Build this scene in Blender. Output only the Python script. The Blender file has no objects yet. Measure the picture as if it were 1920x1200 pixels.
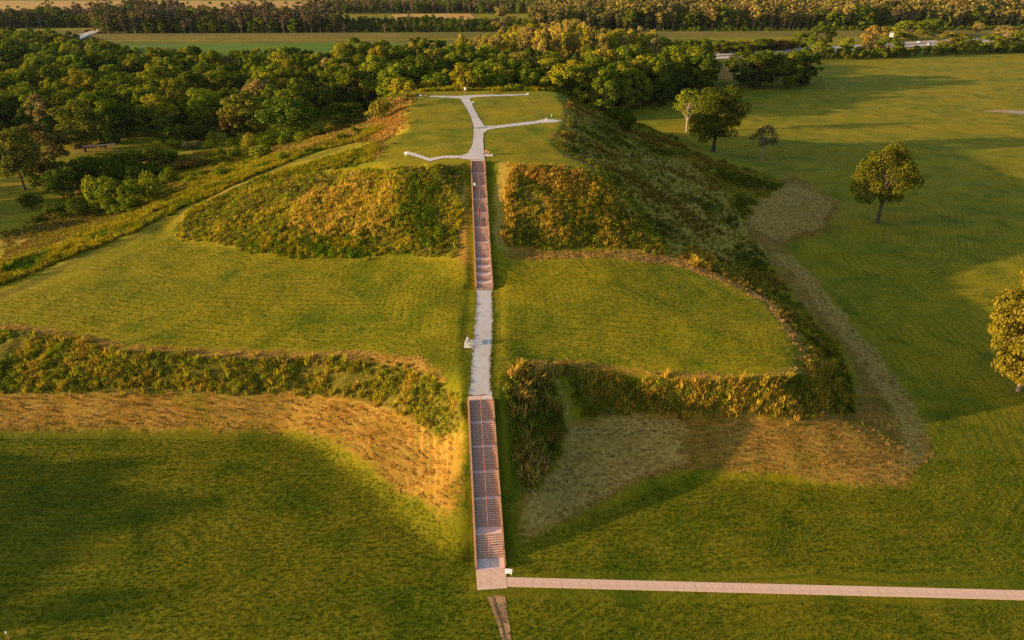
import bpy, bmesh, math, random
import numpy as np
from mathutils import Vector, Matrix
from mathutils.geometry import delaunay_2d_cdt

random.seed(7)
rng = np.random.default_rng(7)
R = math.radians
scene = bpy.context.scene
COL = scene.collection

# ---------------------------------------------------------------- camera
CAM_H, PITCH, FOC = 70.0, 26.0, 1350.0            # metres above the plain, degrees down, focal length in 1/1920ths
cam_data = bpy.data.cameras.new('camera')
cam_data.sensor_width = 36.0
cam_data.lens = FOC / 1920.0 * 36.0
cam_data.clip_start = 1.0
cam_data.clip_end = 12000.0
cam = bpy.data.objects.new('camera', cam_data)
cam.location = (0, 0, CAM_H)
cam.rotation_euler = (R(90 - PITCH), 0, 0)
COL.objects.link(cam)
scene.camera = cam

# ---------------------------------------------------------------- light
SUN_EL, SUN_FWD = 9.0, 9.5                         # sun elevation; its light travels towards +x and this many degrees towards +y
world = bpy.data.worlds.new('World')
scene.world = world
world.use_nodes = True
wn = world.node_tree.nodes
wl = world.node_tree.links
wn.clear()
sky = wn.new('ShaderNodeTexSky')
sky.sky_type = 'NISHITA'
sky.sun_disc = False
sky.sun_elevation = R(SUN_EL)
sky.sun_rotation = R(-90 - SUN_FWD)
sky.air_density = 1.0
sky.dust_density = 2.0
sky.ozone_density = 1.0
bg = wn.new('ShaderNodeBackground')
bg.inputs['Strength'].default_value = 0.11
wo = wn.new('ShaderNodeOutputWorld')
wl.new(sky.outputs[0], bg.inputs[0])
wl.new(bg.outputs[0], wo.inputs[0])
sun_d = bpy.data.lights.new('sun', 'SUN')
sun_d.energy = 5.0
sun_d.angle = R(0.6)
sun_d.color = (1.0, 0.66, 0.36)
sun = bpy.data.objects.new('sun', sun_d)
ldir = Vector((math.cos(R(SUN_FWD)) * math.cos(R(SUN_EL)), math.sin(R(SUN_FWD)) * math.cos(R(SUN_EL)), -math.sin(R(SUN_EL))))
sun.rotation_euler = ldir.to_track_quat('-Z', 'Y').to_euler()
COL.objects.link(sun)
scene.view_settings.view_transform = 'Standard'
scene.view_settings.look = 'None'
scene.view_settings.exposure = 1.62
scene.view_settings.gamma = 1.0
scene.view_settings.use_curve_mapping = False
scene.render.engine = 'CYCLES'
scene.cycles.max_bounces = 5
scene.cycles.diffuse_bounces = 2
scene.cycles.glossy_bounces = 2
scene.cycles.transmission_bounces = 3
scene.cycles.use_denoising = False

# ---------------------------------------------------------------- survey helpers
SP, CP = math.sin(R(PITCH)), math.cos(R(PITCH))

def ray(u, v):
    a, b = (u - 960) / FOC, (600 - v) / FOC
    return a, CP + b * SP, -SP + b * CP               # direction (x, y, z) per unit depth

def at(u, v, z=0.0):
    """plan position of the point sighted at (u, v) whose height above the plain is z"""
    dx, dy, dz = ray(u, v)
    t = (z - CAM_H) / dz
    return (dx * t, dy * t, z)

def densify(pts, step=4.0):
    out = []
    for a, b in zip(pts[:-1], pts[1:]):
        n = max(1, int(math.dist(a, b) / step))
        for i in range(n):
            f = i / n
            out.append(tuple(a[k] + (b[k] - a[k]) * f for k in range(3)))
    out.append(tuple(pts[-1]))
    return out

# stair centre line (four surveyed points)
S0 = at(918.5, 1046, 0.05)
S1 = at(901, 750, 10.6)
S2 = at(908.5, 541, 10.9)
S3 = at(896, 302, 26.5)
SM = None
def lerp3(a, b, f): return tuple(a[k] + (b[k] - a[k]) * f for k in range(3))
# the upper flight bends: a gentler first stretch
_run = math.dist(S2[:2], S3[:2])
SM = (S2[0] + (S3[0] - S2[0]) * 11.6 / _run, S2[1] + (S3[1] - S2[1]) * 11.6 / _run, 13.5)

def L(*p):                                            # a break line given by sightings (u, v, height)
    return densify([at(*q) for q in p])

BL = []
# toe of the first terrace and ramp, west part then ramp foot then east part
BL.append(L((-1100, 850, 0), (-200, 814, 0), (0, 810, 0), (300, 806, 0), (520, 808, 0), (600, 840, 0), (680, 900, 0), (740, 955, 0), (800, 1005, 0), (850, 1045, 0), (885, 1070, 0)))
BL.append(L((952, 1070, 0), (990, 1045, 0), (1050, 1000, 0), (1130, 955, 0), (1250, 915, 0), (1450, 900, 0), (1600, 915, 0), (1700, 910, 0), (1742, 860, 0), (1700, 745, 0), (1630, 640, 0), (1550, 550, 0), (1490, 480, 0), (1480, 450, 0), (1550, 440, 0), (1575, 378, 0), (1480, 328, 0), (1400, 303, 0), (1280, 266, 0), (1215, 238, 0)))
# foot of the steep bank
BL.append(L((-1100, 770, 3.2), (-200, 745, 3.4), (0, 738, 3.5), (300, 740, 3.5), (560, 742, 3.6), (690, 768, 3.6), (780, 815, 3.4), (835, 870, 2.8)))
BL.append(L((1085, 790, 3.3), (1200, 772, 3.5), (1300, 778, 3.5), (1450, 785, 3.2), (1560, 785, 2.6), (1605, 750, 2.0), (1590, 690, 1.8), (1540, 610, 1.9), (1480, 540, 2.0), (1432, 485, 2.0)))
# crest of the first terrace
BL.append(L((-1100, 560, 8.0), (-400, 592, 8.1), (0, 622, 8.3), (120, 632, 8.3), (250, 657, 8.4), (400, 668, 8.5), (560, 671, 8.6), (700, 669, 9.0), (780, 683, 9.5), (835, 706, 9.8), (864, 735, 10.2)))
BL.append(L((965, 690, 10.2), (1000, 683, 10.1), (1050, 688, 9.5), (1200, 700, 9.0), (1350, 714, 8.8), (1440, 718, 8.6), (1495, 697, 8.6), (1503, 660, 8.8), (1480, 610, 9.1), (1440, 567, 9.4), (1380, 532, 9.8), (1310, 503, 10.2), (1270, 488, 10.6)))
# gully beside the ramp
BL.append(L((1018, 700, 9.0), (1058, 752, 5.6), (1070, 820, 2.2), (1050, 890, 0.7)))
# ramp shoulders
def side(a, b, off, dz):
    n = Vector((b[1] - a[1], a[0] - b[0])).normalized() * off
    return densify([(a[0] + n.x, a[1] + n.y, a[2] + dz), (b[0] + n.x, b[1] + n.y, b[2] + dz)], 2.5)
for off in (-2.9, 2.9, 0.0):
    BL.append(side(S0, S1, off, -0.15))
    BL.append(side(S1, S2, off, -0.02))
    BL.append(side(S2, SM, off, -0.1))
    BL.append(side(SM, S3, off, -0.15))
# foot of the upper mound on the terrace
BL.append(L((300, 432, 11.0), (400, 468, 11.0), (500, 479, 11.1), (600, 483, 11.3), (720, 483, 11.9), (850, 482, 12.9)))
BL.append(L((948, 472, 13.3), (1100, 472, 12.4), (1200, 476, 11.6), (1255, 484, 10.9)))
BL.append(L((700, 530, 10.8), (860, 528, 11.3)))
BL.append(L((958, 528, 11.3), (1150, 528, 11.0)))
# terrace surface
BL.append(L((-1100, 480, 8.6), (-300, 540, 8.6), (100, 560, 9.3), (400, 560, 9.9), (700, 570, 10.5), (860, 580, 10.8)))
BL.append(L((960, 590, 10.8), (1200, 590, 10.4), (1400, 610, 9.5)))
# track up the west ramp
TRACK = [(-900, 800, 5.0), (-300, 640, 6.8), (0, 556, 8.6), (150, 486, 9.8), (330, 407, 12.2), (450, 347, 15.5), (560, 304, 18.6), (650, 277, 20.6), (725, 263, 22.4)]
BL.append(L(*[(-1100, 470, 7.6), (-300, 520, 8.0), (0, 556, 8.6), (150, 486, 9.8), (330, 407, 12.2), (450, 347, 15.5), (560, 304, 18.6), (650, 277, 20.6), (725, 263, 22.4)]))
# berm beyond the track, then the long west slope
BL.append(L((-300, 500, 7.2), (0, 522, 8.4), (150, 458, 9.6), (320, 382, 11.6), (450, 326, 14.8), (560, 285, 18.0), (650, 258, 20.2), (700, 235, 21.5)))
BL.append(L((-300, 455, 0.3), (-60, 500, 0.6), (60, 450, 1.0), (150, 425, 1.2), (230, 405, 1.5), (300, 360, 3.5), (380, 330, 6.0), (470, 306, 9.0), (540, 282, 12.5), (620, 254, 16.5), (690, 226, 20.0)))
BL.append(L((-300, 420, 0), (0, 425, 0), (100, 395, 0), (190, 370, 0), (260, 330, 0.3), (330, 292, 1.5), (420, 272, 0.8), (520, 262, 0.5)))
BL.append(L((400, 300, 6.2), (460, 292, 6.8)))
# upper mound
BL.append(L((705, 308, 25.0), (760, 316, 25.8), (820, 314, 26.2), (868, 309, 26.3)))
BL.append(L((925, 306, 26.3), (1000, 310, 26.1), (1060, 314, 25.8), (1112, 318, 25.2)))
BL.append(L((705, 300, 25.4), (722, 276, 26.0), (738, 258, 26.4), (765, 246, 26.7), (765, 222, 27.4), (765, 200, 27.9), (785, 184, 28.1), (850, 181, 28.1), (960, 179, 28.1), (1045, 179, 28.0), (1062, 198, 28.0), (1066, 220, 27.8), (1056, 237, 27.4), (1040, 252, 27.0), (1037, 270, 26.5), (1058, 290, 26.0), (1112, 312, 25.4)))
BL.append(L((800, 240, 26.8), (880, 235, 27.1), (960, 238, 27.2), (1040, 232, 27.3)))
BL.append(L((360, 392, 13.5), (430, 352, 16.6), (520, 325, 19.5), (620, 318, 22.5), (700, 318, 24.4)))   # brow of the west front face
BL.append(L((1122, 322, 24.6), (1190, 390, 18.0), (1262, 478, 11.2)))
BL.append(L((1075, 200, 27.0), (1085, 250, 24.5), (1160, 310, 20.0), (1290, 400, 11.5), (1370, 470, 6.5)))
BL.append(L((1170, 250, 15.5), (1250, 300, 12.0), (1340, 360, 7.5), (1390, 410, 3.5)))
# hidden north side
BL.append(densify([(-46, 272, 27.6), (-42, 281, 28.0), (-30, 287, 28.2), (10, 288, 28.2), (17, 284, 28.1), (18, 276, 28.1)], 4))
BL.append(densify([(-66, 270, 20.0), (-52, 298, 19.5), (-20, 310, 18.0), (10, 312, 17.0), (34, 302, 17)], 5))
BL.append(densify([(-150, 300, 0.5), (-120, 325, 0), (-80, 345, 0), (-20, 360, 0), (30, 360, 0), (60, 352, 0)], 6))
BL.append([(x, y, 0.0) for x in (-6000, -2500, -900, -400, 400, 900, 2500, 6000) for y in (-3000, -1000, -200, 30, 450, 1000, 2500, 7000)])
BL.append([(x, 40.0, 0.0) for x in range(-200, 201, 50)] + [(x, 380.0, 0.0) for x in range(-200, 301, 50)] + [(230, y, 0.0) for y in range(60, 380, 50)] + [(-360, y, 0.0) for y in range(60, 380, 50)])
tin = np.array([p for l in BL for p in l], dtype=float)
_, keep = np.unique(np.round(tin[:, :2] / 0.8), axis=0, return_index=True)
tin = tin[np.sort(keep)]

# value noise on the plan, used for relief and for scattering
_tab = np.random.default_rng(3).random((256, 256))
def vnoise(x, y, s, seed=0):
    x = np.asarray(x) / s + seed * 17.3; y = np.asarray(y) / s + seed * 9.7
    xi, yi = np.floor(x).astype(np.int64), np.floor(y).astype(np.int64)
    fx, fy = x - xi, y - yi
    fx, fy = fx * fx * (3 - 2 * fx), fy * fy * (3 - 2 * fy)
    g = lambda i, j: _tab[(xi + i) & 255, (yi + j) & 255]
    return (g(0, 0) * (1 - fx) + g(1, 0) * fx) * (1 - fy) + (g(0, 1) * (1 - fx) + g(1, 1) * fx) * fy
def fbm(x, y, s, seed=0, o=4):
    r = 0; a = 0.5
    for k in range(o):
        r = r + a * vnoise(x, y, s / 2 ** k, seed + k); a *= 0.5
    return r / (1 - 0.5 ** o)

def grow(a, step, end, ratio):
    out = []
    while a < end:
        step *= ratio; a += step; out.append(a)
    return out
def axis(lo, hi, step, end_lo, end_hi, ratio=1.06):
    mid = list(np.arange(lo, hi + 1e-6, step))
    return np.array([-v for v in grow(-lo, step, -end_lo, ratio)][::-1] + mid + grow(hi, step, end_hi, ratio))
GX = axis(-112, 112, 0.55, -5000, 5000)
GY = axis(56, 150, 0.5, -1500, 56.1) 
GY = np.array(list(GY[GY <= 150]) + grow(150, 0.5, 215, 1.004) + [])
GY = np.array(list(GY) + grow(GY[-1], 0.68, 300, 1.003))
GY = np.array(list(GY) + grow(GY[-1], GY[-1] - GY[-2], 6000, 1.05))

def tin_heights():
    tri = delaunay_2d_cdt([Vector((p[0], p[1])) for p in tin], [], [], 0, 1e-4)
    vs, faces, orig = tri[0], tri[2], tri[3]
    zz = np.array([tin[o[0], 2] if o else 0.0 for o in orig])
    xy = np.array([(v.x, v.y) for v in vs])
    Z = np.zeros((len(GY), len(GX)))
    for f in faces:
        (x0, y0), (x1, y1), (x2, y2) = xy[f[0]], xy[f[1]], xy[f[2]]
        z0, z1, z2 = zz[f[0]], zz[f[1]], zz[f[2]]
        if abs(z0) + abs(z1) + abs(z2) < 1e-9: continue
        i0, i1 = np.searchsorted(GX, [min(x0, x1, x2), max(x0, x1, x2)])
        j0, j1 = np.searchsorted(GY, [min(y0, y1, y2), max(y0, y1, y2)])
        if i1 <= i0 or j1 <= j0: continue
        X, Y = np.meshgrid(GX[i0:i1], GY[j0:j1])
        d = (y1 - y2) * (x0 - x2) + (x2 - x1) * (y0 - y2)
        if abs(d) < 1e-9: continue
        a = ((y1 - y2) * (X - x2) + (x2 - x1) * (Y - y2)) / d
        b = ((y2 - y0) * (X - x2) + (x0 - x2) * (Y - y2)) / d
        c = 1 - a - b
        m = (a >= -1e-6) & (b >= -1e-6) & (c >= -1e-6)
        sub = Z[j0:j1, i0:i1]
        sub[m] = (a * z0 + b * z1 + c * z2)[m]
    return Z

def blur(A, n):
    for _ in range(n):
        A = A.copy()
        A[1:-1] = (A[:-2] + 2 * A[1:-1] + A[2:]) / 4
        A[:, 1:-1] = (A[:, :-2] + 2 * A[:, 1:-1] + A[:, 2:]) / 4
    return A
ZG = blur(tin_heights(), 9)
XX, YY = np.meshgrid(GX, GY)

def inside(poly, X, Y):
    poly = np.asarray(poly)
    m = np.zeros(X.shape, bool)
    n = len(poly)
    bb = (X >= poly[:, 0].min()) & (X <= poly[:, 0].max()) & (Y >= poly[:, 1].min()) & (Y <= poly[:, 1].max())
    x, y = X[bb], Y[bb]
    r = np.zeros(x.shape, bool)
    for i in range(n):
        (x1, y1), (x2, y2) = poly[i], poly[(i + 1) % n]
        if y1 == y2: continue
        c = ((y1 > y) != (y2 > y)) & (x < (x2 - x1) * (y - y1) / (y2 - y1) + x1)
        r ^= c
    m[bb] = r
    return m

def height(x, y):
    x = np.asarray(x, float); y = np.asarray(y, float)
    i = np.clip(np.searchsorted(GX, x) - 1, 0, len(GX) - 2)
    j = np.clip(np.searchsorted(GY, y) - 1, 0, len(GY) - 2)
    fx = (x - GX[i]) / (GX[i + 1] - GX[i]); fy = (y - GY[j]) / (GY[j + 1] - GY[j])
    return (ZG[j, i] * (1 - fx) + ZG[j, i + 1] * fx) * (1 - fy) + (ZG[j + 1, i] * (1 - fx) + ZG[j + 1, i + 1] * fx) * fy

def on_ground(u, v):
    """plan position where the sight line through (u, v) first meets the terrain"""
    dx, dy, dz = ray(u, v)
    t0 = (32.0 - CAM_H) / dz if dz < 0 else 100
    t1 = (-0.5 - CAM_H) / dz if dz < -0.02 else 3000
    ts = np.linspace(max(t0, 1), t1, 1500)
    z = CAM_H + dz * ts
    h = height(dx * ts, dy * ts)
    k = np.argmax(z < h)
    if not (z < h).any(): k = len(ts) - 1
    return (float(dx * ts[k]), float(dy * ts[k]))
def plan(poly):
    return [on_ground(*p) for p in poly]

# ---------------------------------------------------------------- node helpers
def new_mat(name):
    m = bpy.data.materials.new(name); m.use_nodes = True
    nt = m.node_tree; nt.nodes.clear()
    out = nt.nodes.new('ShaderNodeOutputMaterial')
    return m, nt, out
class NB:
    def __init__(s, nt): s.nt = nt
    def n(s, t, **k):
        o = s.nt.nodes.new(t)
        for a, b in k.items(): setattr(o, a, b)
        return o
    def link(s, a, b): s.nt.links.new(a, b)
    def put(s, sock, v):
        if hasattr(v, 'is_output') or isinstance(v, bpy.types.NodeSocket): s.link(v, sock)
        elif isinstance(v, tuple) and len(v) == 3 and sock.type == 'RGBA': sock.default_value = (*v, 1)
        else: sock.default_value = v
    def math(s, op, a, b=0.0, c=None, clamp=False):
        o = s.n('ShaderNodeMath', operation=op, use_clamp=clamp)
        s.put(o.inputs[0], a); s.put(o.inputs[1], b)
        if c is not None: s.put(o.inputs[2], c)
        return o.outputs[0]
    def mix(s, f, a, b, mode='MIX'):
        o = s.n('ShaderNodeMix', data_type='RGBA', blend_type=mode)
        s.put(o.inputs[0], f); s.put(o.inputs[6], a); s.put(o.inputs[7], b)
        return o.outputs[2]
    def noise(s, vec, scale, detail=3.0, rough=0.6, dist=0.0):
        o = s.n('ShaderNodeTexNoise')
        s.put(o.inputs['Vector'], vec); o.inputs['Scale'].default_value = scale
        o.inputs['Detail'].default_value = detail; o.inputs['Roughness'].default_value = rough
        o.inputs['Distortion'].default_value = dist
        return o.outputs['Fac']
    def step(s, v, lo, hi):
        o = s.n('ShaderNodeMapRange', interpolation_type='SMOOTHSTEP')
        s.put(o.inputs[0], v); o.inputs[1].default_value = lo; o.inputs[2].default_value = hi
        return o.outputs[0]
    def pos(s): return s.n('ShaderNodeNewGeometry').outputs['Position']
    def mapping(s, vec, scale=(1, 1, 1), rot=(0, 0, 0)):
        o = s.n('ShaderNodeMapping'); s.put(o.inputs[0], vec)
        o.inputs['Rotation'].default_value = rot; o.inputs['Scale'].default_value = scale
        return o.outputs[0]
    def attr(s, name, kind='GEOMETRY'):
        o = s.n('ShaderNodeAttribute', attribute_name=name, attribute_type=kind)
        return o
    def sep(s, v):
        o = s.n('ShaderNodeSeparateColor'); s.put(o.inputs[0], v); return o.outputs
    def bump(s, h, strength, dist):
        o = s.n('ShaderNodeBump'); o.inputs['Strength'].default_value = strength
        o.inputs['Distance'].default_value = dist; s.put(o.inputs['Height'], h); return o.outputs[0]
    def bsdf(s, out, col, rough=0.9, normal=None, spec=0.1, metal=0.0):
        o = s.n('ShaderNodeBsdfPrincipled')
        s.put(o.inputs['Base Color'], col); s.put(o.inputs['Roughness'], rough)
        o.inputs['Specular IOR Level'].default_value = spec
        o.inputs['Metallic'].default_value = metal
        if normal is not None: s.link(normal, o.inputs['Normal'])
        s.link(o.outputs[0], out.inputs[0]); return o

def simple_mat(name, col, col2=None, scale=3.0, rough=0.8, spec=0.3, bump=0.0, bscale=20.0, metal=0.0, stretch=(1, 1, 1)):
    m, nt, out = new_mat(name); b = NB(nt)
    tc = b.n('ShaderNodeTexCoord').outputs['Object']
    v = b.mapping(tc, stretch)
    c = b.mix(b.step(b.noise(v, scale, 4), 0.35, 0.65), col, col2 or tuple(0.75 * k for k in col))
    n = b.bump(b.noise(v, bscale, 3), 0.6, bump) if bump else None
    b.bsdf(out, c, rough, n, spec, metal)
    return m

# ---------------------------------------------------------------- the ground sheet
def tag(o, label=None, cat=None, group=None, kind=None):
    if label: o['label'] = label
    if cat: o['category'] = cat
    if group: o['group'] = group
    if kind: o['kind'] = kind
    return o

_k = np.clip((YY - 60) / 80, 0.5, 1.6)
WX = XX + ((fbm(XX, YY, 7.0, 61) - .5) * 3.2 + (fbm(XX, YY, 1.6, 63, 2) - .5) * 0.9) * _k; WY = YY + ((fbm(XX, YY, 7.0, 62) - .5) * 3.2 + (fbm(XX, YY, 1.6, 64, 2) - .5) * 0.9) * _k
def mask_of(polys, soft=3):
    A = np.zeros(ZG.shape)
    for p in polys:
        A[inside(p, WX, WY)] = 1.0
    return blur(A, soft)

STRAW = [plan(p) for p in (
    [(-600, 738), (0, 733), (300, 736), (560, 738), (700, 742), (780, 780), (835, 815), (866, 800), (868, 960), (845, 965), (790, 935), (740, 912), (690, 868), (640, 832), (560, 808), (300, 802), (0, 806), (-600, 815)],
    [(1060, 790), (1200, 766), (1400, 780), (1590, 775), (1610, 710), (1580, 650), (1500, 565), (1430, 480), (1385, 418), (1470, 345), (1462, 325), (1490, 330), (1575, 378), (1548, 440), (1462, 458), (1518, 520), (1588, 600), (1660, 690), (1712, 765), (1748, 850), (1700, 912), (1600, 905), (1450, 885), (1280, 885), (1170, 915), (1050, 985), (975, 1010), (968, 940), (1010, 900), (1062, 850)],
    [(950, 466), (1280, 478), (1330, 505), (1270, 493), (1100, 484), (945, 484)],
    [(1200, 478), (1272, 482), (1392, 533), (1452, 570), (1492, 616), (1512, 660), (1504, 700), (1448, 724), (1350, 720), (1200, 707), (1050, 695), (985, 690), (1000, 675), (1060, 680), (1200, 692), (1350, 706), (1440, 710), (1488, 690), (1495, 660), (1472, 614), (1432, 572), (1370, 538), (1300, 508)],
    [(-600, 590), (0, 612), (120, 622), (250, 646), (400, 656), (560, 660), (700, 656), (790, 672), (845, 706), (835, 716), (780, 697), (700, 680), (560, 680), (400, 676), (250, 662), (120, 636), (0, 626), (-600, 604)],
    [(855, 395), (876, 380), (884, 520), (856, 480)],
    [(1065, 205), (1072, 235), (1055, 252), (1040, 270), (1050, 285), (1112, 306), (1122, 318), (1110, 316), (1056, 294), (1034, 274), (1036, 258), (1060, 232), (1058, 205)])]
BROWN = [plan(p) for p in (
    [(775, 178), (757, 215), (762, 242), (735, 256), (722, 275), (705, 300), (690, 300), (712, 262), (600, 275), (520, 285), (610, 246), (700, 216)],
    [(350, 395), (450, 345), (560, 328), (700, 330), (868, 318), (872, 380), (840, 400), (600, 380), (400, 400), (340, 420)],
    [(930, 305), (1100, 322), (1200, 400), (1000, 400), (955, 470), (930, 465)],
    [(0, 495), (150, 436), (250, 408), (330, 366), (350, 340), (180, 395), (0, 440)],
    [(330, 300), (450, 280), (470, 298), (400, 330), (330, 322)],
    [(1130, 310), (1270, 478), (1380, 480), (1440, 480), (1390, 410), (1290, 300), (1150, 225), (1075, 190), (1065, 240), (1040, 272)])]
BRUSH = [plan(p) for p in (
    [(-600, 600), (0, 624), (120, 636), (250, 660), (400, 672), (560, 677), (700, 676), (780, 695), (835, 722), (862, 760), (866, 800), (832, 820), (780, 790), (700, 745), (560, 740), (300, 738), (0, 735), (-600, 738)],
    [(965, 688), (1010, 690), (1045, 740), (1062, 800), (1050, 850), (1010, 890), (985, 915), (970, 880), (962, 820), (948, 770), (958, 720)],
    [(1040, 692), (1200, 708), (1350, 720), (1440, 724), (1505, 705), (1514, 640), (1480, 590), (1560, 640), (1603, 745), (1590, 775), (1520, 788), (1400, 785), (1280, 772), (1200, 770), (1100, 785), (1072, 735)],
    [(1270, 480), (1330, 507), (1400, 540), (1460, 585), (1500, 640), (1560, 640), (1490, 560), (1430, 480), (1382, 418), (1475, 345), (1400, 315), (1300, 283), (1190, 233), (1060, 180), (1068, 230), (1042, 270), (1118, 320), (1262, 478)],
    [(950, 308), (1110, 325), (1262, 480), (1200, 466), (1100, 464), (950, 464)],
    [(715, 322), (866, 314), (862, 470), (850, 482), (720, 482), (600, 480), (480, 472), (400, 462), (330, 435), (350, 400), (450, 350), (560, 325)],
    [(0, 535), (330, 398), (600, 284), (700, 252), (725, 238), (600, 252), (480, 300), (320, 370), (150, 440), (0, 500), (-300, 560), (-300, 620)],
    [(345, 415), (460, 350), (600, 303), (715, 268), (700, 305), (560, 328), (450, 350), (350, 400)])]
TRACKS = [plan(p) for p in (
    [(0, 551), (150, 481), (330, 402), (450, 342), (560, 300), (640, 277), (642, 281), (560, 306), (450, 350), (330, 411), (150, 491), (0, 560)],
    [(1015, 690), (1040, 705), (1072, 755), (1082, 830), (1060, 860), (1062, 800), (1050, 750)],
    [(1595, 770), (1700, 770), (1722, 860), (1640, 880), (1560, 850)],
    [(1450, 535), (1500, 540), (1525, 572), (1490, 575)])]
M_brushc = mask_of([BRUSH[i] for i in (0, 1, 2, 4, 5, 6, 7)], 3)
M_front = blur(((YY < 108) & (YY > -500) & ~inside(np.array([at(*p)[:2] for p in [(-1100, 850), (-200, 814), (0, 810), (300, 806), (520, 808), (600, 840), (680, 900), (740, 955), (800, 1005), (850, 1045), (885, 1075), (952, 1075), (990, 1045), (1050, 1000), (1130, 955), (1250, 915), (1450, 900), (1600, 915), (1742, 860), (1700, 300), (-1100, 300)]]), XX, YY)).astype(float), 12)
M_front = np.maximum(M_front, blur((((YY < 95) & (np.abs(XX + 6) < 13)) | ((YY < 116) & (YY > 60) & (np.abs(XX + 10) < 7))).astype(float), 14))  # darker grass colour painted on the sun-facing ramp side to subdue its glow
near = np.clip((420 - YY) / 60, 0, 1) * np.clip((YY - 20) / 20, 0, 1)
M_straw, M_brown, M_brush, M_track, M_rut = np.maximum(mask_of([STRAW[0]], 9), np.maximum(mask_of([STRAW[1]], 4), 0.92 * mask_of(STRAW[2:], 3))), mask_of(BROWN, 5), mask_of(BRUSH, 3), np.maximum(0.7 * mask_of([TRACKS[1]], 3), mask_of([plan(q) for q in ([(1448, 478), (1495, 525), (1555, 600), (1612, 680), (1655, 745), (1685, 800), (1697, 850), (1680, 888), (1712, 885), (1738, 850), (1716, 765), (1664, 690), (1592, 600), (1524, 520), (1485, 478)], [(1065, 800), (1200, 780), (1285, 788), (1280, 872), (1170, 905), (1050, 975), (985, 1000), (980, 940), (1020, 900), (1066, 850)], [(1475, 340), (1500, 345), (1560, 378), (1535, 432), (1455, 448), (1400, 418)])], 4)), mask_of(TRACKS[:1], 1)
# relief: rough under the brush, small waves in the mown grass, gullies down the east flank
ZG = ZG + M_brush * (fbm(XX, YY, 6.0, 5) - 0.5) * 1.1 + M_brush * (fbm(XX, YY, 1.8, 9, 2) - 0.5) * 0.45
ZG = ZG + np.clip(ZG - 2, 0, 1) * np.clip((XX - 24) / 12, 0, 1) * np.clip((YY - 150) / 20, 0, 1) * (vnoise(XX * 0.35 + YY * 0.3, YY - XX * 0.25, 13.0, 2) - 0.5) * 3.4
ZG = ZG + (fbm(XX, YY, 34.0, 21) - 0.5) * 0.7 * near + (fbm(XX, YY, 5.0, 22, 3) - 0.5) * 0.14 * near
# bed of the stairs
def seg_dist(a, b, X, Y, cap=True):
    dx, dy = b[0] - a[0], b[1] - a[1]; l2 = dx * dx + dy * dy
    t0 = ((X - a[0]) * dx + (Y - a[1]) * dy) / l2; t = np.clip(t0, 0, 1)
    d = np.hypot(X - a[0] - dx * t, Y - a[1] - dy * t)
    if not cap: d = np.where((t0 < -0.01) | (t0 > 1.0), 99.0, d)
    return d, a[2] + (b[2] - a[2]) * t
for a, b, w, drop, cap in ((S1, S2, 3.0, 0.06, True), (S0, S1, 2.3, 0.50, False), (S2, SM, 2.3, 0.46, False), (SM, S3, 2.3, 0.46, False)):
    d, z = seg_dist(a, b, XX, YY, cap)
    k = np.clip((w + 1.6 - d) / 1.6, 0, 1); k = k * k * (3 - 2 * k)
    ZG = ZG * (1 - k) + (z - drop) * k
# the foot pad and the walkway lie level
for poly in ([(886, 1030), (970, 1040), (1990, 1095), (1990, 1135), (880, 1125)],):
    m = blur(inside(plan(poly), XX, YY).astype(float), 4)
    ZG = ZG * (1 - m) - 0.02 * m

ny, nx = ZG.shape
TOE = np.array([at(*p)[:2] for p in [(-1100, 850), (-200, 814), (0, 810), (300, 806), (520, 808), (600, 840), (680, 900), (740, 955), (800, 1005), (850, 1045), (885, 1075), (952, 1075), (990, 1045), (1050, 1000), (1130, 955), (1250, 915), (1450, 900), (1600, 915), (1700, 910), (1742, 860), (1700, 745), (1630, 640), (1550, 550), (1490, 480), (1480, 450), (1550, 440), (1575, 378), (1480, 328), (1400, 303), (1280, 266), (1215, 238)]] +
               [(60, 352), (30, 355), (-20, 355), (-80, 345), (-120, 325), (-150, 300)] + [at(*p)[:2] for p in [(190, 370), (100, 395), (0, 425), (-300, 450), (-1100, 470)]])

# distance to the edges the mower follows
_el = np.concatenate([np.array(BL[k])[:, :2] for k in (0, 1, 4, 5, 7, 8)])
MOW = np.full(ZG.shape, 60.0)
_jj = np.where((GY > 40) & (GY < 300))[0]; _ii = np.where((GX > -170) & (GX < 170))[0]
for j_ in _jj:
    MOW[j_, _ii] = np.sqrt(((GX[_ii, None] - _el[None, :, 0]) ** 2 + (GY[j_] - _el[None, :, 1]) ** 2).min(1))
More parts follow.
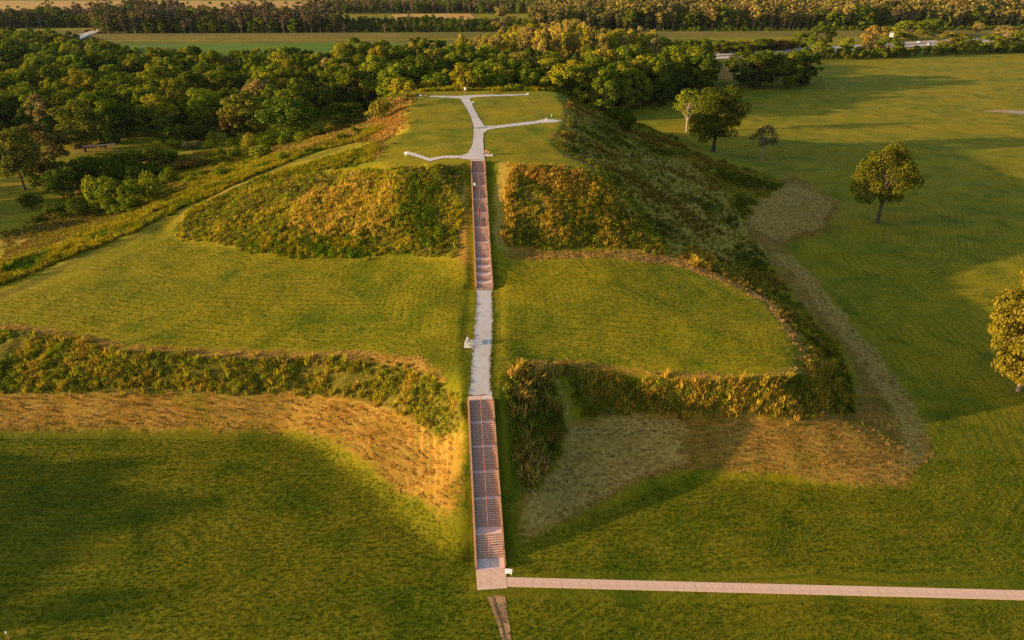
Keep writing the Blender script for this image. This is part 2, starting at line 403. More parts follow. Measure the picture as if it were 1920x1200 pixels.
# ---- one material for all grown ground, its patches given by the plan masks
def ground_material():
    m, nt, out = new_mat('grass_and_straw'); b = NB(nt)
    p = b.pos()
    a = b.sep(b.attr('cover').outputs['Color'])
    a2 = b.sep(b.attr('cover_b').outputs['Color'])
    patch = b.noise(p, 0.11, 4, 0.55, 0.6); big = b.noise(p, 0.035, 3); mid = b.noise(p, 0.22, 4, 0.65); fine = b.noise(p, 1.7, 5, 0.75); vfine = b.noise(p, 6.0, 3, 0.7)
    streak = b.noise(b.mapping(p, (0.35, 3.2, 1), (0, 0, R(18))), 1.0, 4, 0.7)
    streak2 = b.noise(b.mapping(p, (2.6, 0.22, 1), (0, 0, R(-14))), 1.0, 4, 0.7)
    mow = b.attr('mow').outputs['Fac']
    wob = b.math('ADD', mow, b.math('MULTIPLY', b.noise(p, 0.06, 2), 1.6))
    line = b.math('SINE', b.math('MULTIPLY', wob, 3.3))
    line2 = b.math('SINE', b.math('MULTIPLY', wob, 6.3))
    swath = b.noise(p, 0.07, 3)
    mowl = b.math('MULTIPLY', b.step(line, -0.2, 0.9), b.step(swath, 0.42, 0.62))
    mowf = b.math('MULTIPLY', b.step(line2, 0.0, 0.9), b.step(patch, 0.40, 0.62))
    g = b.mix(b.step(mid, 0.30, 0.70), (0.096, 0.120, 0.0030), (0.165, 0.152, 0.0036))
    g = b.mix(b.math('MULTIPLY', b.step(big, 0.38, 0.62), 0.85), g, (0.225, 0.172, 0.0045))
    g = b.mix(b.math('MULTIPLY', b.step(patch, 0.50, 0.68), 0.75), g, (0.240, 0.185, 0.0060))
    g = b.mix(b.math('MULTIPLY', b.step(patch, 0.46, 0.30), 0.75), g, (0.056, 0.094, 0.0024))
    g = b.mix(b.math('MULTIPLY', b.step(fine, 0.46, 0.72), 0.55), g, (0.270, 0.200, 0.008))
    g = b.mix(b.math('MULTIPLY', b.step(fine, 0.50, 0.28), 0.70), g, (0.038, 0.054, 0.0020))
    g = b.mix(b.math('MULTIPLY', b.step(streak2, 0.52, 0.68), 0.45), g, (0.28, 0.205, 0.010))
    g = b.mix(b.math('MULTIPLY', mowl, 0.42), g, (0.052, 0.082, 0.0030))
    g = b.mix(b.math('MULTIPLY', mowf, 0.42), g, (0.29, 0.225, 0.012))
    g = b.mix(1.0, g, (0.89, 0.92, 1.0), 'MULTIPLY')
    g = b.mix(a2[2], g, b.mix(1.0, g, (0.60, 0.68, 0.66), 'MULTIPLY'))  # greener front lawn; beside the ramp, sun glow toned down in the colour
    s = b.mix(b.step(streak, 0.36, 0.66), (0.115, 0.062, 0.009), (0.255, 0.130, 0.018))
    s = b.mix(b.math('MULTIPLY', b.step(mid, 0.42, 0.62), 0.7), s, (0.24, 0.145, 0.020))
    s = b.mix(b.math('MULTIPLY', b.step(patch, 0.47, 0.33), 0.5), s, g)
    s = b.mix(b.math('MULTIPLY', b.step(fine, 0.54, 0.74), 0.55), s, (0.37, 0.205, 0.036))
    s = b.mix(b.math('MULTIPLY', b.step(fine, 0.46, 0.28), 0.65), s, (0.10, 0.075, 0.012))
    s = b.mix(b.math('MULTIPLY', mowf, 0.38), s, (0.40, 0.26, 0.07))
    s = b.mix(b.math('MULTIPLY', mowl, 0.45), s, (0.11, 0.10, 0.012))
    br = b.mix(b.step(fine, 0.35, 0.65), (0.18, 0.135, 0.018), (0.36, 0.26, 0.045))
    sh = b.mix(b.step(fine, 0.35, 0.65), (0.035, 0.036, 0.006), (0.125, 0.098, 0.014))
    tr = b.mix(b.step(fine, 0.35, 0.7), (0.24, 0.160, 0.030), (0.50, 0.335, 0.095))
    def edge(c, amt=0.9, w=0.16):
        t = b.math('ADD', c, b.math('MULTIPLY', b.math('SUBTRACT', b.math('ADD', b.math('MULTIPLY', fine, 0.6), b.math('MULTIPLY', mid, 0.4)), 0.5), amt))
        return b.step(t, 0.5 - w, 0.5 + w)
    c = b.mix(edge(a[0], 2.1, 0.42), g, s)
    c = b.mix(edge(a[1], 1.6, 0.3), c, br)
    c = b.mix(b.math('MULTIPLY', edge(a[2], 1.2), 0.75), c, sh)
    tr = b.mix(b.math('MULTIPLY', mowf, 0.6), tr, (0.13, 0.11, 0.014))
    tr = b.mix(b.math('MULTIPLY', mowl, 0.5), tr, (0.42, 0.30, 0.08))
    c = b.mix(b.math('MULTIPLY', edge(a2[0], 1.9, 0.4), 0.72), c, tr)
    c = b.mix(b.math('MULTIPLY', edge(a2[1], 1.0, 0.3), 0.5), c, b.mix(b.step(fine, .4, .65), (0.035, 0.042, 0.004), (0.10, 0.085, 0.012)))
    n1 = b.bump(b.noise(p, 0.9, 4, 0.7), 0.85, 0.12)
    o = b.n('ShaderNodeBump'); o.inputs['Strength'].default_value = 0.9; o.inputs['Distance'].default_value = 0.055
    b.link(fine, o.inputs['Height']); b.link(n1, o.inputs['Normal'])
    b.bsdf(out, c, 0.95, o.outputs[0], 0.05)
    return m
MAT_GROUND = ground_material()

def build_ground():
    idx = np.arange(ny * nx).reshape(ny, nx)
    F = np.stack([idx[:-1, :-1], idx[:-1, 1:], idx[1:, 1:], idx[1:, :-1]], -1).reshape(-1, 4)
    cx = ((XX[:-1, :-1] + XX[1:, 1:]) / 2).ravel(); cy = ((YY[:-1, :-1] + YY[1:, 1:]) / 2).ravel()
    onm = inside(TOE, cx, cy)
    V = np.stack([XX, YY, ZG], -1).reshape(-1, 3)
    # shared normals so that the seam between the two sheets does not show
    gy = np.gradient(ZG, GY, axis=0); gx = np.gradient(ZG, GX, axis=1)
    N = np.stack([-gx, -gy, np.ones_like(gx)], -1).reshape(-1, 3)
    N /= np.linalg.norm(N, axis=1, keepdims=True)
    ca = np.stack([M_straw, M_brown, M_brushc, np.ones_like(M_brush)], -1).reshape(-1, 4)
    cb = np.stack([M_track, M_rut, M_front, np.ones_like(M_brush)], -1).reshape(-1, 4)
    for name, sel in (('mound', onm), ('ground', ~onm)):
        f = F[sel]
        used, inv = np.unique(f, return_inverse=True)
        me = bpy.data.meshes.new(name)
        f2 = inv.reshape(-1, 4).astype(np.int32)
        me.vertices.add(len(used)); me.vertices.foreach_set('co', V[used].astype(np.float32).ravel())
        me.loops.add(f2.size); me.loops.foreach_set('vertex_index', f2.ravel())
        me.polygons.add(len(f2)); me.polygons.foreach_set('loop_start', np.arange(0, f2.size, 4, dtype=np.int32))
        me.update(calc_edges=True)
        me.polygons.foreach_set('use_smooth', np.ones(len(f2), bool))
        me.normals_split_custom_set_from_vertices(N[used].tolist())
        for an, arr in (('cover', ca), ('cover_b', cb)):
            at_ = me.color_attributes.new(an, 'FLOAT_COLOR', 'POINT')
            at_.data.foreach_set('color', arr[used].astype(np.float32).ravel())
        at_ = me.attributes.new('mow', 'FLOAT', 'POINT'); at_.data.foreach_set('value', MOW.ravel()[used].astype(np.float32))
        me.materials.append(MAT_GROUND)
        o = bpy.data.objects.new(name, me); COL.objects.link(o)
        tag(o, kind='structure', label='large stepped earthen mound with mown terraces and brushy slopes' if name == 'mound' else 'flat mown grass plain spreading around the mound')
build_ground()

# ---------------------------------------------------------------- mesh helpers
def link(name, me, mats=(), parent=None):
    o = bpy.data.objects.new(name, me); COL.objects.link(o)
    for m in mats: me.materials.append(m)
    if parent: o.parent = parent
    return o
def empty(name, loc, rz=0.0):
    o = bpy.data.objects.new(name, None); COL.objects.link(o)
    o.location = loc; o.rotation_euler = (0, 0, rz); o.empty_display_size = 0.5
    return o
class MB:
    def __init__(s): s.v, s.f, s.m = [], [], []
    def box(s, x0, x1, y0, y1, z0, z1, mi=0):
        k = len(s.v)
        s.v += [(x0, y0, z0), (x1, y0, z0), (x1, y1, z0), (x0, y1, z0), (x0, y0, z1), (x1, y0, z1), (x1, y1, z1), (x0, y1, z1)]
        s.f += [(k, k + 3, k + 2, k + 1), (k + 4, k + 5, k + 6, k + 7), (k, k + 1, k + 5, k + 4), (k + 1, k + 2, k + 6, k + 5), (k + 2, k + 3, k + 7, k + 6), (k + 3, k, k + 4, k + 7)]
        s.m += [mi] * 6; return s
    def prism(s, prof, x0, x1, mi=0):
        """closed profile in (y, z), extruded along x"""
        k = len(s.v); n = len(prof)
        s.v += [(x0, y, z) for y, z in prof] + [(x1, y, z) for y, z in prof]
        s.f += [tuple(k + i for i in range(n)), tuple(k + n + n - 1 - i for i in range(n))]
        s.f += [(k + (i + 1) % n, k + i, k + n + i, k + n + (i + 1) % n) for i in range(n)]
        s.m += [mi] * (n + 2); return s
    def tube(s, pts, rad, sides=6, mi=0, cap=True):
        rad = rad if hasattr(rad, '__len__') else [rad] * len(pts)
        k = len(s.v); pts = [Vector(p) for p in pts]
        for i, p in enumerate(pts):
            d = (pts[min(i + 1, len(pts) - 1)] - pts[max(i - 1, 0)]).normalized()
            a = d.orthogonal().normalized() if i == 0 else (a - d * a.dot(d)).normalized()
            b = d.cross(a)
            for j in range(sides):
                t = 2 * math.pi * j / sides
                s.v.append(tuple(p + a * (math.cos(t) * rad[i]) + b * (math.sin(t) * rad[i])))
        for i in range(len(pts) - 1):
            for j in range(sides):
                j2 = (j + 1) % sides
                s.f.append((k + i * sides + j, k + i * sides + j2, k + (i + 1) * sides + j2, k + (i + 1) * sides + j)); s.m.append(mi)
        if cap:
            s.f += [tuple(k + j for j in range(sides))[::-1], tuple(k + (len(pts) - 1) * sides + j for j in range(sides))]; s.m += [mi] * 2
        return s
    def mesh(s, name, bev=0.0):
        me = bpy.data.meshes.new(name); me.from_pydata(s.v, [], s.f); me.update()
        me.polygons.foreach_set('material_index', s.m)
        if bev:
            bm = bmesh.new(); bm.from_mesh(me)
            bmesh.ops.bevel(bm, geom=bm.edges[:], offset=bev, segments=1, affect='EDGES')
            bm.to_mesh(me); bm.free()
        return me
    def build(s, name, mats, parent=None, bev=0.0):
        return link(name, s.mesh(name, bev), mats if isinstance(mats, (list, tuple)) else [mats], parent)

def sheet(name, poly, mat, dz=0.05, step=1.0, jitter=0.0, seed=1, zf=None):
    """thin sheet laid on the ground inside a plan outline, with a ragged edge"""
    r = np.random.default_rng(seed)
    b = densify([(x, y, 0) for x, y in poly] + [(poly[0][0], poly[0][1], 0)], step * 0.55)[:-1]
    b = np.array(b)[:, :2]
    b = b + (r.random(b.shape) - 0.5) * 2 * jitter
    xs = np.arange(b[:, 0].min(), b[:, 0].max(), step); ys = np.arange(b[:, 1].min(), b[:, 1].max(), step)
    X, Y = np.meshgrid(xs, ys); X = X.ravel(); Y = Y.ravel()
    m = inside(b, X, Y); X, Y = X[m], Y[m]
    if len(X):
        d = np.min(np.hypot(X[:, None] - b[None, :, 0], Y[:, None] - b[None, :, 1]), axis=1)
        X, Y = X[d > step * 0.35], Y[d > step * 0.35]
    pts = np.concatenate([b, np.stack([X, Y], -1)])
    res = delaunay_2d_cdt([Vector(p) for p in pts], [(i, (i + 1) % len(b)) for i in range(len(b))], [], 1, 1e-4)
    vs = np.array([(v.x, v.y) for v in res[0]])
    z = (zf(vs[:, 0], vs[:, 1]) if zf else height(vs[:, 0], vs[:, 1])) + dz
    me = bpy.data.meshes.new(name)
    me.from_pydata([(x, y, zz) for (x, y), zz in zip(vs, z)], [], [tuple(f) for f in res[2]])
    me.update()
    if len(me.polygons) and me.polygons[0].normal.z < 0: me.flip_normals()
    return link(name, me, [mat])

# ---------------------------------------------------------------- materials of made things
M_conc = simple_mat('pale_concrete', (0.56, 0.39, 0.29), (0.48, 0.33, 0.245), 1.5, 0.9, 0.1)
M_tread = simple_mat('stair_concrete', (0.64, 0.46, 0.41), (0.50, 0.35, 0.31), 1.3, 0.9, 0.1)
M_timber = simple_mat('weathered_timber', (0.35, 0.20, 0.11), (0.26, 0.145, 0.08), 2.5, 0.8, 0.1, stretch=(1, 6, 6))
M_cap = simple_mat('orange_timber_cap', (0.42, 0.235, 0.12), (0.34, 0.18, 0.09), 2.0, 0.75, 0.2)
M_rust = simple_mat('rust_red_steel', (0.26, 0.07, 0.035), (0.18, 0.05, 0.03), 6.0, 0.6, 0.4)
M_white = simple_mat('white_paint', (0.80, 0.80, 0.78), (0.72, 0.72, 0.70), 5, 0.5, 0.4)
M_grey = simple_mat('grey_steel', (0.25, 0.25, 0.26), None, 5, 0.5, 0.5)
M_stone = simple_mat('light_stone', (0.58, 0.55, 0.50), (0.48, 0.45, 0.42), 4, 0.85, 0.2, 0.004, 50)
M_asph = simple_mat('road_surface', (0.40, 0.33, 0.29), (0.33, 0.27, 0.24), 0.05, 0.9, 0.2)
M_paint = simple_mat('road_paint', (0.8, 0.78, 0.7), None, 5, 0.7, 0.2)
M_glass = simple_mat('dark_glass', (0.02, 0.025, 0.03), None, 5, 0.1, 0.6)
M_tyre = simple_mat('tyre_rubber', (0.02, 0.02, 0.02), None, 5, 0.9, 0.2)

def gravel_material(name, c1, c2, c3):
    m, nt, out = new_mat(name); b = NB(nt); p = b.pos()
    c = b.mix(b.step(b.noise(p, 7.0, 4, 0.8), 0.36, 0.64), c1, c2)
    c = b.mix(b.math('MULTIPLY', b.step(b.noise(p, 0.5, 4), 0.40, 0.62), 0.8), c, c3)
    b.bsdf(out, c, 0.95, b.bump(b.noise(p, 5.0, 3, 0.8), 0.5, 0.018), 0.1)
    return m
M_gravel = gravel_material('pale_gravel', (0.33, 0.315, 0.31), (0.47, 0.455, 0.45), (0.36, 0.33, 0.30))
M_dirt = gravel_material('bare_trodden_dirt', (0.24, 0.14, 0.065), (0.42, 0.26, 0.13), (0.18, 0.11, 0.055))

# ---------------------------------------------------------------- stairs
STAIR_PROFILES = []
def staircase(A, Bp, segs, width, label, knee=None):
    d = Vector((Bp[0] - A[0], Bp[1] - A[1])); run = d.length
    rz = math.atan2(-d.x, d.y)
    root = empty('staircase', (A[0], A[1], A[2]), rz)
    tag(root, label, 'staircase', 'long staircases up the mound')
    nr = sum(n for k, n in segs if k == 'f'); nt_ = sum(n - 1 for k, n in segs if k == 'f')
    lands = sum(n for k, n in segs if k == 'l')
    rise = (Bp[2] - A[2]) / nr; tread = (run - lands) / nt_
    hw = width / 2
    sm = MB().box(-hw + 0.1, hw - 0.1, 0.0, tread + 0.02, -0.20, 0.0, 0).box(-hw + 0.1, hw - 0.1, -0.06, 0.0, -rise - 0.02, 0.008, 1).mesh('step')
    sm.materials.append(M_tread); sm.materials.append(M_timber)
    y = 0.0; z = 0.0; prof = [(0.0, 0.0)]; brk = []
    for kind, n in segs:
        if kind == 'f':
            brk.append((y, z))
            for i in range(n):
                z += rise
                if i < n - 1:
                    o = link('step', sm, (), root); o.location = (0, y, z)
                    y += tread; prof.append((y, z))
                else:
                    brk.append((y, z))
        else:
            # landing: slab with a timber edge in front, halves parted by a joint
            first = prof[-1][1] < z - 1e-6
            mb = MB().box(-hw + 0.1, -0.012, 0.002, n, -0.2, 0, 0).box(0.012, hw - 0.1, 0.002, n, -0.2, 0, 0)
            mb.box(-0.012, 0.012, 0.002, n, -0.2, -0.015, 0)
            if first: mb.box(-hw + 0.1, hw - 0.1, -0.06, 0.0, -rise - 0.02, 0.008, 1)
            o = mb.build('landing', [M_tread, M_timber], root); o.location = (0, y, z)
            y += n; prof.append((y, z))
    STAIR_PROFILES.append((root, prof))
    # straight side panels; the knee (if any) is where the slope changes
    if knee:
        ln = [(0.0 - 0.05, 0.42), (knee[0], knee[1] + 0.42), (run + 0.02, z + 0.42)]
    else:
        ln = [(-0.05, 0.50), (run + 0.02, z + 0.46)]
    for sx in (-1, 1):
        x = sx * (hw - 0.05)
        top = [(a, b) for a, b in ln]; bot = [(a, b - 1.35) for a, b in ln][::-1]
        MB().prism(top + bot, x - 0.045, x + 0.045).build('side_panel', M_timber, root)
        cap = [(a, b + 0.06) for a, b in ln] + [(a, b + 0.003) for a, b in ln][::-1]
        MB().prism(cap, x - 0.13, x + 0.13).build('cap_rail', M_cap, root)
        yy = 0.1
        pm = MB().box(-0.06, 0.06, -0.06, 0.06, -1.3, -0.03).mesh('post'); pm.materials.append(M_timber)
        while yy < run:
            zz = np.interp(yy, [a for a, b in ln], [b for a, b in ln])
            o = link('post', pm, (), root); o.location = (x + sx * 0.107, yy, zz)
            yy += 2.4
    # centre handrail
    rail = []
    for a, b in [(prof[0][0] + 0.1, 0.0)] + brk + [(prof[-1][0], z)]:
        if not rail or a - rail[-1][0] > 0.05: rail.append((a, b))
    MB().tube([(0, a, b + 0.92) for a, b in rail], 0.045).build('handrail', M_rust, root)
    MB().tube([(0, a, b + 0.50) for a, b in rail], 0.028).build('lower_rail', M_rust, root)
    pm = MB().tube([(0, 0, -0.05), (0, 0, 0.92)], 0.04).mesh('rail_post'); pm.materials.append(M_rust)
    for a, b in rail:
        o = link('rail_post', pm, (), root); o.location = (0, a, b)
    for (a, b), (c, e) in zip(rail[:-1], rail[1:]):
        if c - a > 2.0:
            o = link('rail_post', pm, (), root); o.location = (0, (a + c) / 2, (b + e) / 2 - 0.02)
    return root, rise, tread
LOW, _, _ = staircase(S0, S1, [('l', 0.05), ('f', 10), ('l', 1.7), ('f', 12), ('l', 0.85), ('f', 11), ('l', 0.85), ('f', 11), ('l', 0.85), ('f', 11), ('l', 0.85), ('f', 11), ('l', 0.05)], 3.85,
                      'lower timber edged staircase rising from the concrete pad to the first terrace')
_k = math.dist(S2[:2], SM[:2])
UP, _, _ = staircase(S2, S3, [('l', 0.05), ('f', 4), ('l', 1.9), ('f', 4), ('l', 1.9), ('f', 4), ('l', 1.9), ('f', 4), ('l', 1.7), ('f', 12), ('l', 1.15), ('f', 12), ('l', 1.15), ('f', 12), ('l', 1.15), ('f', 12), ('l', 1.15), ('f', 12), ('l', 1.1), ('f', 12), ('l', 1.1), ('f', 12), ('l', 0.05)], 3.5,
                     'upper timber edged staircase rising from the gravel path to the summit', knee=(_k, SM[2] - S2[2]))
def stair_z(root, prof, y): 
    r = 0.0
    for a, b in prof:
        if a <= y + 1e-6: r = b
    for (a, b), (c, e) in zip(prof[:-1], prof[1:]):
        if a <= y < c: return e if e > b else b
    return r

# ends of the stairs: landings that tie in with path and pad
def slab_box(parent, x0, x1, y0, y1, z, mat, name='slab', t=0.16):
    return MB().box(x0, x1, y0, y1, z - t, z).build(name, mat, parent, 0.008)
for P, D, w, ln in ((S1, LOW, 3.65, 1.25), (S3, UP, 3.3, 1.0)):
    e = empty('landing_slab', (P[0], P[1], P[2] + 0.003), D.rotation_euler.z)
    tag(e, 'pale concrete landing at the head of the ' + ('lower' if D is LOW else 'upper') + ' staircase', 'landing slab')
    slab_box(e, -w / 2, -0.015, 0.0, ln, 0, M_conc); slab_box(e, 0.015, w / 2, 0.0, ln, 0, M_tread)
pad = empty('concrete_pad', (S0[0], S0[1], 0.03), LOW.rotation_euler.z)
tag(pad, kind='structure', label='square concrete pad at the foot of the lower staircase')
slab_box(pad, -1.83, -0.01, -2.0, -0.02, 0.04, M_tread); slab_box(pad, 0.01, 1.83, -2.0, -0.02, 0.04, M_tread)
slab_box(pad, -1.88, -0.01, -4.05, -2.02, 0.02, M_conc); slab_box(pad, 0.01, 1.88, -5.3, -2.02, 0.02, M_conc)
slab_box(pad, -1.88, -0.01, -5.3, -4.07, 0.02, M_conc)
# side panels run on past the lowest step along the pad
for sx in (-1, 1):
    MB().box(sx * 1.875 - 0.045, sx * 1.875 + 0.045, -1.95, -0.06, -0.2, 0.42).build('side_panel', M_timber, LOW)
    MB().box(sx * 1.875 - 0.13, sx * 1.875 + 0.13, -1.95, -0.06, 0.424, 0.48).build('cap_rail', M_cap, LOW)
walk = empty('walkway', (0, 0, 0)); tag(walk, kind='structure', label='straight concrete slab walkway running east from the pad')
wa = Vector(at(947, 1091)); wb = Vector(at(1920, 1116)); wd = (wb - wa).normalized(); wn_ = Vector((-wd.y, wd.x, 0))
wang = math.atan2(wd.y, wd.x)
sm_ = MB().box(0.008, 1.192, -0.78, 0.78, -0.12, 0).mesh('slab', 0.006); sm_.materials.append(M_conc)
for i in range(84):
    o = link('slab', sm_, (), walk); o.location = wa + wd * (1.2 * i + 0.02) + Vector((0, 0, 0.035 + rng.uniform(-0.004, 0.004)))
    o.rotation_euler = (0, 0, wang)
print('walk', wa, wb)

# ---------------------------------------------------------------- gravel paths and bare earth
TER = lambda u, v, z: at(u, v, z)[:2]
def gp(pts): return [on_ground(*p) for p in pts]
low_path = gp([(879, 741), (881, 722), (883, 700), (886, 672), (886, 650), (888, 630), (891, 600), (893, 570), (893, 543), (922, 543), (923, 570), (924, 600), (923, 625), (923, 645), (920, 670), (919, 700), (919, 722), (922, 741)])
tag(sheet('gravel_path', low_path, M_gravel, 0.05, 0.7, 0.16, 5), kind='structure', label='pale gravel path across the first terrace between the staircases')
top_path = gp([(882, 300), (860, 297), (830, 297), (805, 303), (782, 295), (757, 288), (764, 284), (780, 288), (806, 297), (835, 292), (865, 292), (878, 287), (886, 270), (888, 250), (887, 232), (880, 213), (866, 190), (862, 185), (840, 183.5), (805, 182.5), (806, 179.6), (860, 180.2), (890, 178.4), (940, 177.6), (990, 176.2), (992, 178.4), (950, 180.2), (890, 182.3), (881, 185), (889, 204), (900, 224), (909, 237), (930, 236), (960, 232), (1005, 227), (1018, 224), (1034, 224), (1055, 226.5), (1040, 230), (1020, 230.5), (970, 236.5), (930, 241), (914, 244), (907, 250), (906, 268), (908, 290), (909, 300)])
tag(sheet('gravel_path', top_path, M_gravel, 0.06, 0.9, 0.12, 6), kind='structure', label='pale gravel path branching over the summit lawns')
trail = gp([(913, 1118), (920, 1135), (929, 1160), (937, 1185), (943, 1215), (963, 1215), (957, 1185), (953, 1160), (949, 1135), (947, 1118)])
tag(sheet('dirt_trail', trail, M_dirt, 0.03, 0.4, 0.12, 7), kind='structure', label='worn dirt trail leading south from the concrete pad')
ruts = gp([(924, 1122), (930, 1145), (938, 1168), (947, 1200), (949, 1200), (941, 1165), (934, 1145), (927, 1122)])
tag(sheet('trail_rut', ruts, simple_mat('dark_soil', (0.10, 0.065, 0.035)), 0.05, 0.25, 0.05, 8), kind='structure')
scrape = gp([(1836, 209), (1870, 206), (1900, 207), (1960, 209), (1960, 216), (1905, 214), (1870, 211)])
tag(sheet('bare_patch', scrape, M_dirt, 0.06, 1.2, 0.3, 9), kind='structure')
puddle = gp([(1878, 207.5), (1905, 208.5), (1960, 211), (1960, 215), (1905, 213), (1884, 210.5)])
tag(sheet('stone_patch', puddle, gravel_material('wet_stones', (0.20, 0.15, 0.13), (0.34, 0.27, 0.24), (0.22, 0.2, 0.2)), 0.10, 1.2, 0.3, 10), kind='structure')

# ---------------------------------------------------------------- far ground: fields, levee, roads
def field_mat(name, c1, c2, s=0.02, st=(1, 1, 1)):
    m, nt, out = new_mat(name); b = NB(nt); p = b.mapping(b.pos(), st)
    c = b.mix(b.step(b.noise(p, s, 5, 0.65), 0.35, 0.65), c1, c2)
    c = b.mix(b.math('MULTIPLY', b.step(b.noise(p, s * 12, 4, 0.7), 0.4, 0.6), 0.4), c, tuple(0.6 * k for k in c1))
    b.bsdf(out, c, 0.95, None, 0.05); return m
def zero(x, y): return np.zeros_like(x)
F_green = field_mat('lush_green_field', (0.065, 0.130, 0.009), (0.105, 0.150, 0.012), 0.02, (0.5, 2.0, 1))
F_tan = field_mat('ripe_tan_field', (0.42, 0.25, 0.065), (0.32, 0.20, 0.055), 0.01, (0.3, 1.5, 1))
F_rough = field_mat('rough_bank_grass', (0.10, 0.095, 0.018), (0.16, 0.125, 0.026), 0.03, (0.3, 2.0, 1))
F_water = simple_mat('dark_canal_water', (0.008, 0.014, 0.02), None, 1, 0.08, 0.5)
def far(name, poly, mat, dz, label=None, step=45.0):
    o = sheet(name, [at(*p)[:2] for p in poly], mat, dz, step, 0.0, 3, zero); tag(o, label, kind='structure'); return o
far('meadow', [(-100, 80), (1330, 74), (1340, 104), (1100, 150), (-100, 170)], F_green, 0.20, 'lush green meadow between the woods and the levee')
far('crop_field', [(-400, 2), (700, 2), (700, 14), (560, 16), (175, 22), (-400, 26)], F_tan, 0.25, 'ripe orange crop field beyond the far woods', 160)
far('crop_field', [(735, 27), (880, 25), (900, 40), (735, 42)], F_tan, 0.30, 'small tan stubble field between two belts of trees', 60)
# levee: long earth bank with a flat top
def levee(A, Bp, hgt, wtop, wside, name, label):
    A, Bp = Vector(A), Vector(Bp); d = (Bp - A).normalized(); n = Vector((-d.y, d.x, 0))
    mb = MB(); prof = [(-wtop / 2 - wside, 0.0), (-wtop / 2, hgt), (wtop / 2, hgt), (wtop / 2 + wside, 0.0)]
    N_ = 60
    for i in range(N_ + 1):
        c = A + (Bp - A) * (i / N_)
        for o, h in prof:
            q = c + n * (o + rng.uniform(-0.8, 0.8)); mb.v.append((q.x, q.y, h + 0.1))
    for i in range(N_):
        for j in range(3):
            k = i * 4 + j; mb.f.append((k, k + 4, k + 5, k + 1)); mb.m.append(0)
    o = mb.build(name, F_rough); 
    bm = bmesh.new(); bm.from_mesh(o.data); bmesh.ops.recalc_face_normals(bm, faces=bm.faces[:]); bm.to_mesh(o.data); bm.free()
    if o.data.polygons[1].normal.z < 0: o.data.flip_normals()
    tag(o, label, kind='structure')
levee(at(180, 71)[:2] + (0,), at(2300, 62)[:2] + (0,), 4.0, 9, 22, 'levee', 'long grassy levee crossing behind the meadow')
levee(at(-500, 70)[:2] + (0,), at(165, 62)[:2] + (0,), 3.5, 8, 18, 'levee', 'grassy levee west of the canal bridge')
levee(at(150, 81)[:2] + (0,), at(1330, 76)[:2] + (0,), 1.6, 4, 9, 'canal_bank', 'low rough canal bank at the far edge of the meadow')
far('canal_water', [(60, 76), (118, 66), (150, 66), (172, 66), (178, 70), (160, 75), (140, 80), (100, 82)], F_water, 0.34, 'dark canal water on both sides of the bridge', 14)

def strip(name, A, Bp, w, mat, z, label=None, kind='structure'):
    A, Bp = Vector((A[0], A[1], 0)), Vector((Bp[0], Bp[1], 0)); d = (Bp - A).normalized(); n = Vector((-d.y, d.x, 0)) * w / 2
    mb = MB(); N_ = max(2, int((Bp - A).length / 40))
    for i in range(N_ + 1):
        c = A + (Bp - A) * (i / N_)
        mb.v += [tuple(c + n + Vector((0, 0, z))), tuple(c - n + Vector((0, 0, z)))]
    for i in range(N_): mb.f.append((2 * i, 2 * i + 1, 2 * i + 3, 2 * i + 2)); mb.m.append(0)
    o = mb.build(name, mat); tag(o, label, kind=kind); return o
HA0, HA1 = at(1290, 106), at(1960, 66.5)
HB0, HB1 = at(1290, 113), at(1960, 71.5)
def along(a, b, f, off=0.0):
    d = Vector((b[0] - a[0], b[1] - a[1])).normalized()
    return (a[0] + (b[0] - a[0]) * f - d.y * off, a[1] + (b[1] - a[1]) * f + d.x * off)
strip('road', HA0, HA1, 19, M_asph, 0.55, 'far carriageway of the highway beyond the east field')
strip('road', HB0, HB1, 15, M_asph, 0.54, 'near carriageway of the highway beyond the east field')
for A, Bp, w in ((HA0, HA1, 19), (HB0, HB1, 15)):
    for off in (-w / 2 + 2.4, w / 2 - 2.4):
        strip('edge_line', along(A, Bp, 0, off), along(A, Bp, 1, off), 0.35, M_paint, 0.58)
strip('road_verge', along(HA0, HA1, 0, 13), along(HA0, HA1, 1, 13), 7, F_rough, 0.5)
strip('median', along(HB0, HB1, 0, 15), along(HB0, HB1, 1, 15), 14, F_rough, 0.5, 'grass strip between the two carriageways')
# barrier along the median
bar = empty('crash_barrier', along(HA0, HA1, 0.0, -11.5) + (0.5,)); tag(bar, 'pale steel crash barrier along the highway median', 'crash barrier')
q0, q1 = Vector(along(HA0, HA1, 0.0, -11.5)), Vector(along(HA0, HA1, 1.0, -11.5)); qd = q1 - q0
bar.rotation_euler = (0, 0, math.atan2(qd.y, qd.x))
MB().box(0, qd.length, -0.05, 0.05, 0.45, 0.80).build('beam', M_white, bar)
pm = MB().box(-0.08, 0.08, 0.052, 0.17, 0, 0.75).mesh('post'); pm.materials.append(M_grey)
for i in range(int(qd.length / 8)):
    o = link('post', pm, (), bar); o.location = (i * 8.0 + 1, 0, 0)

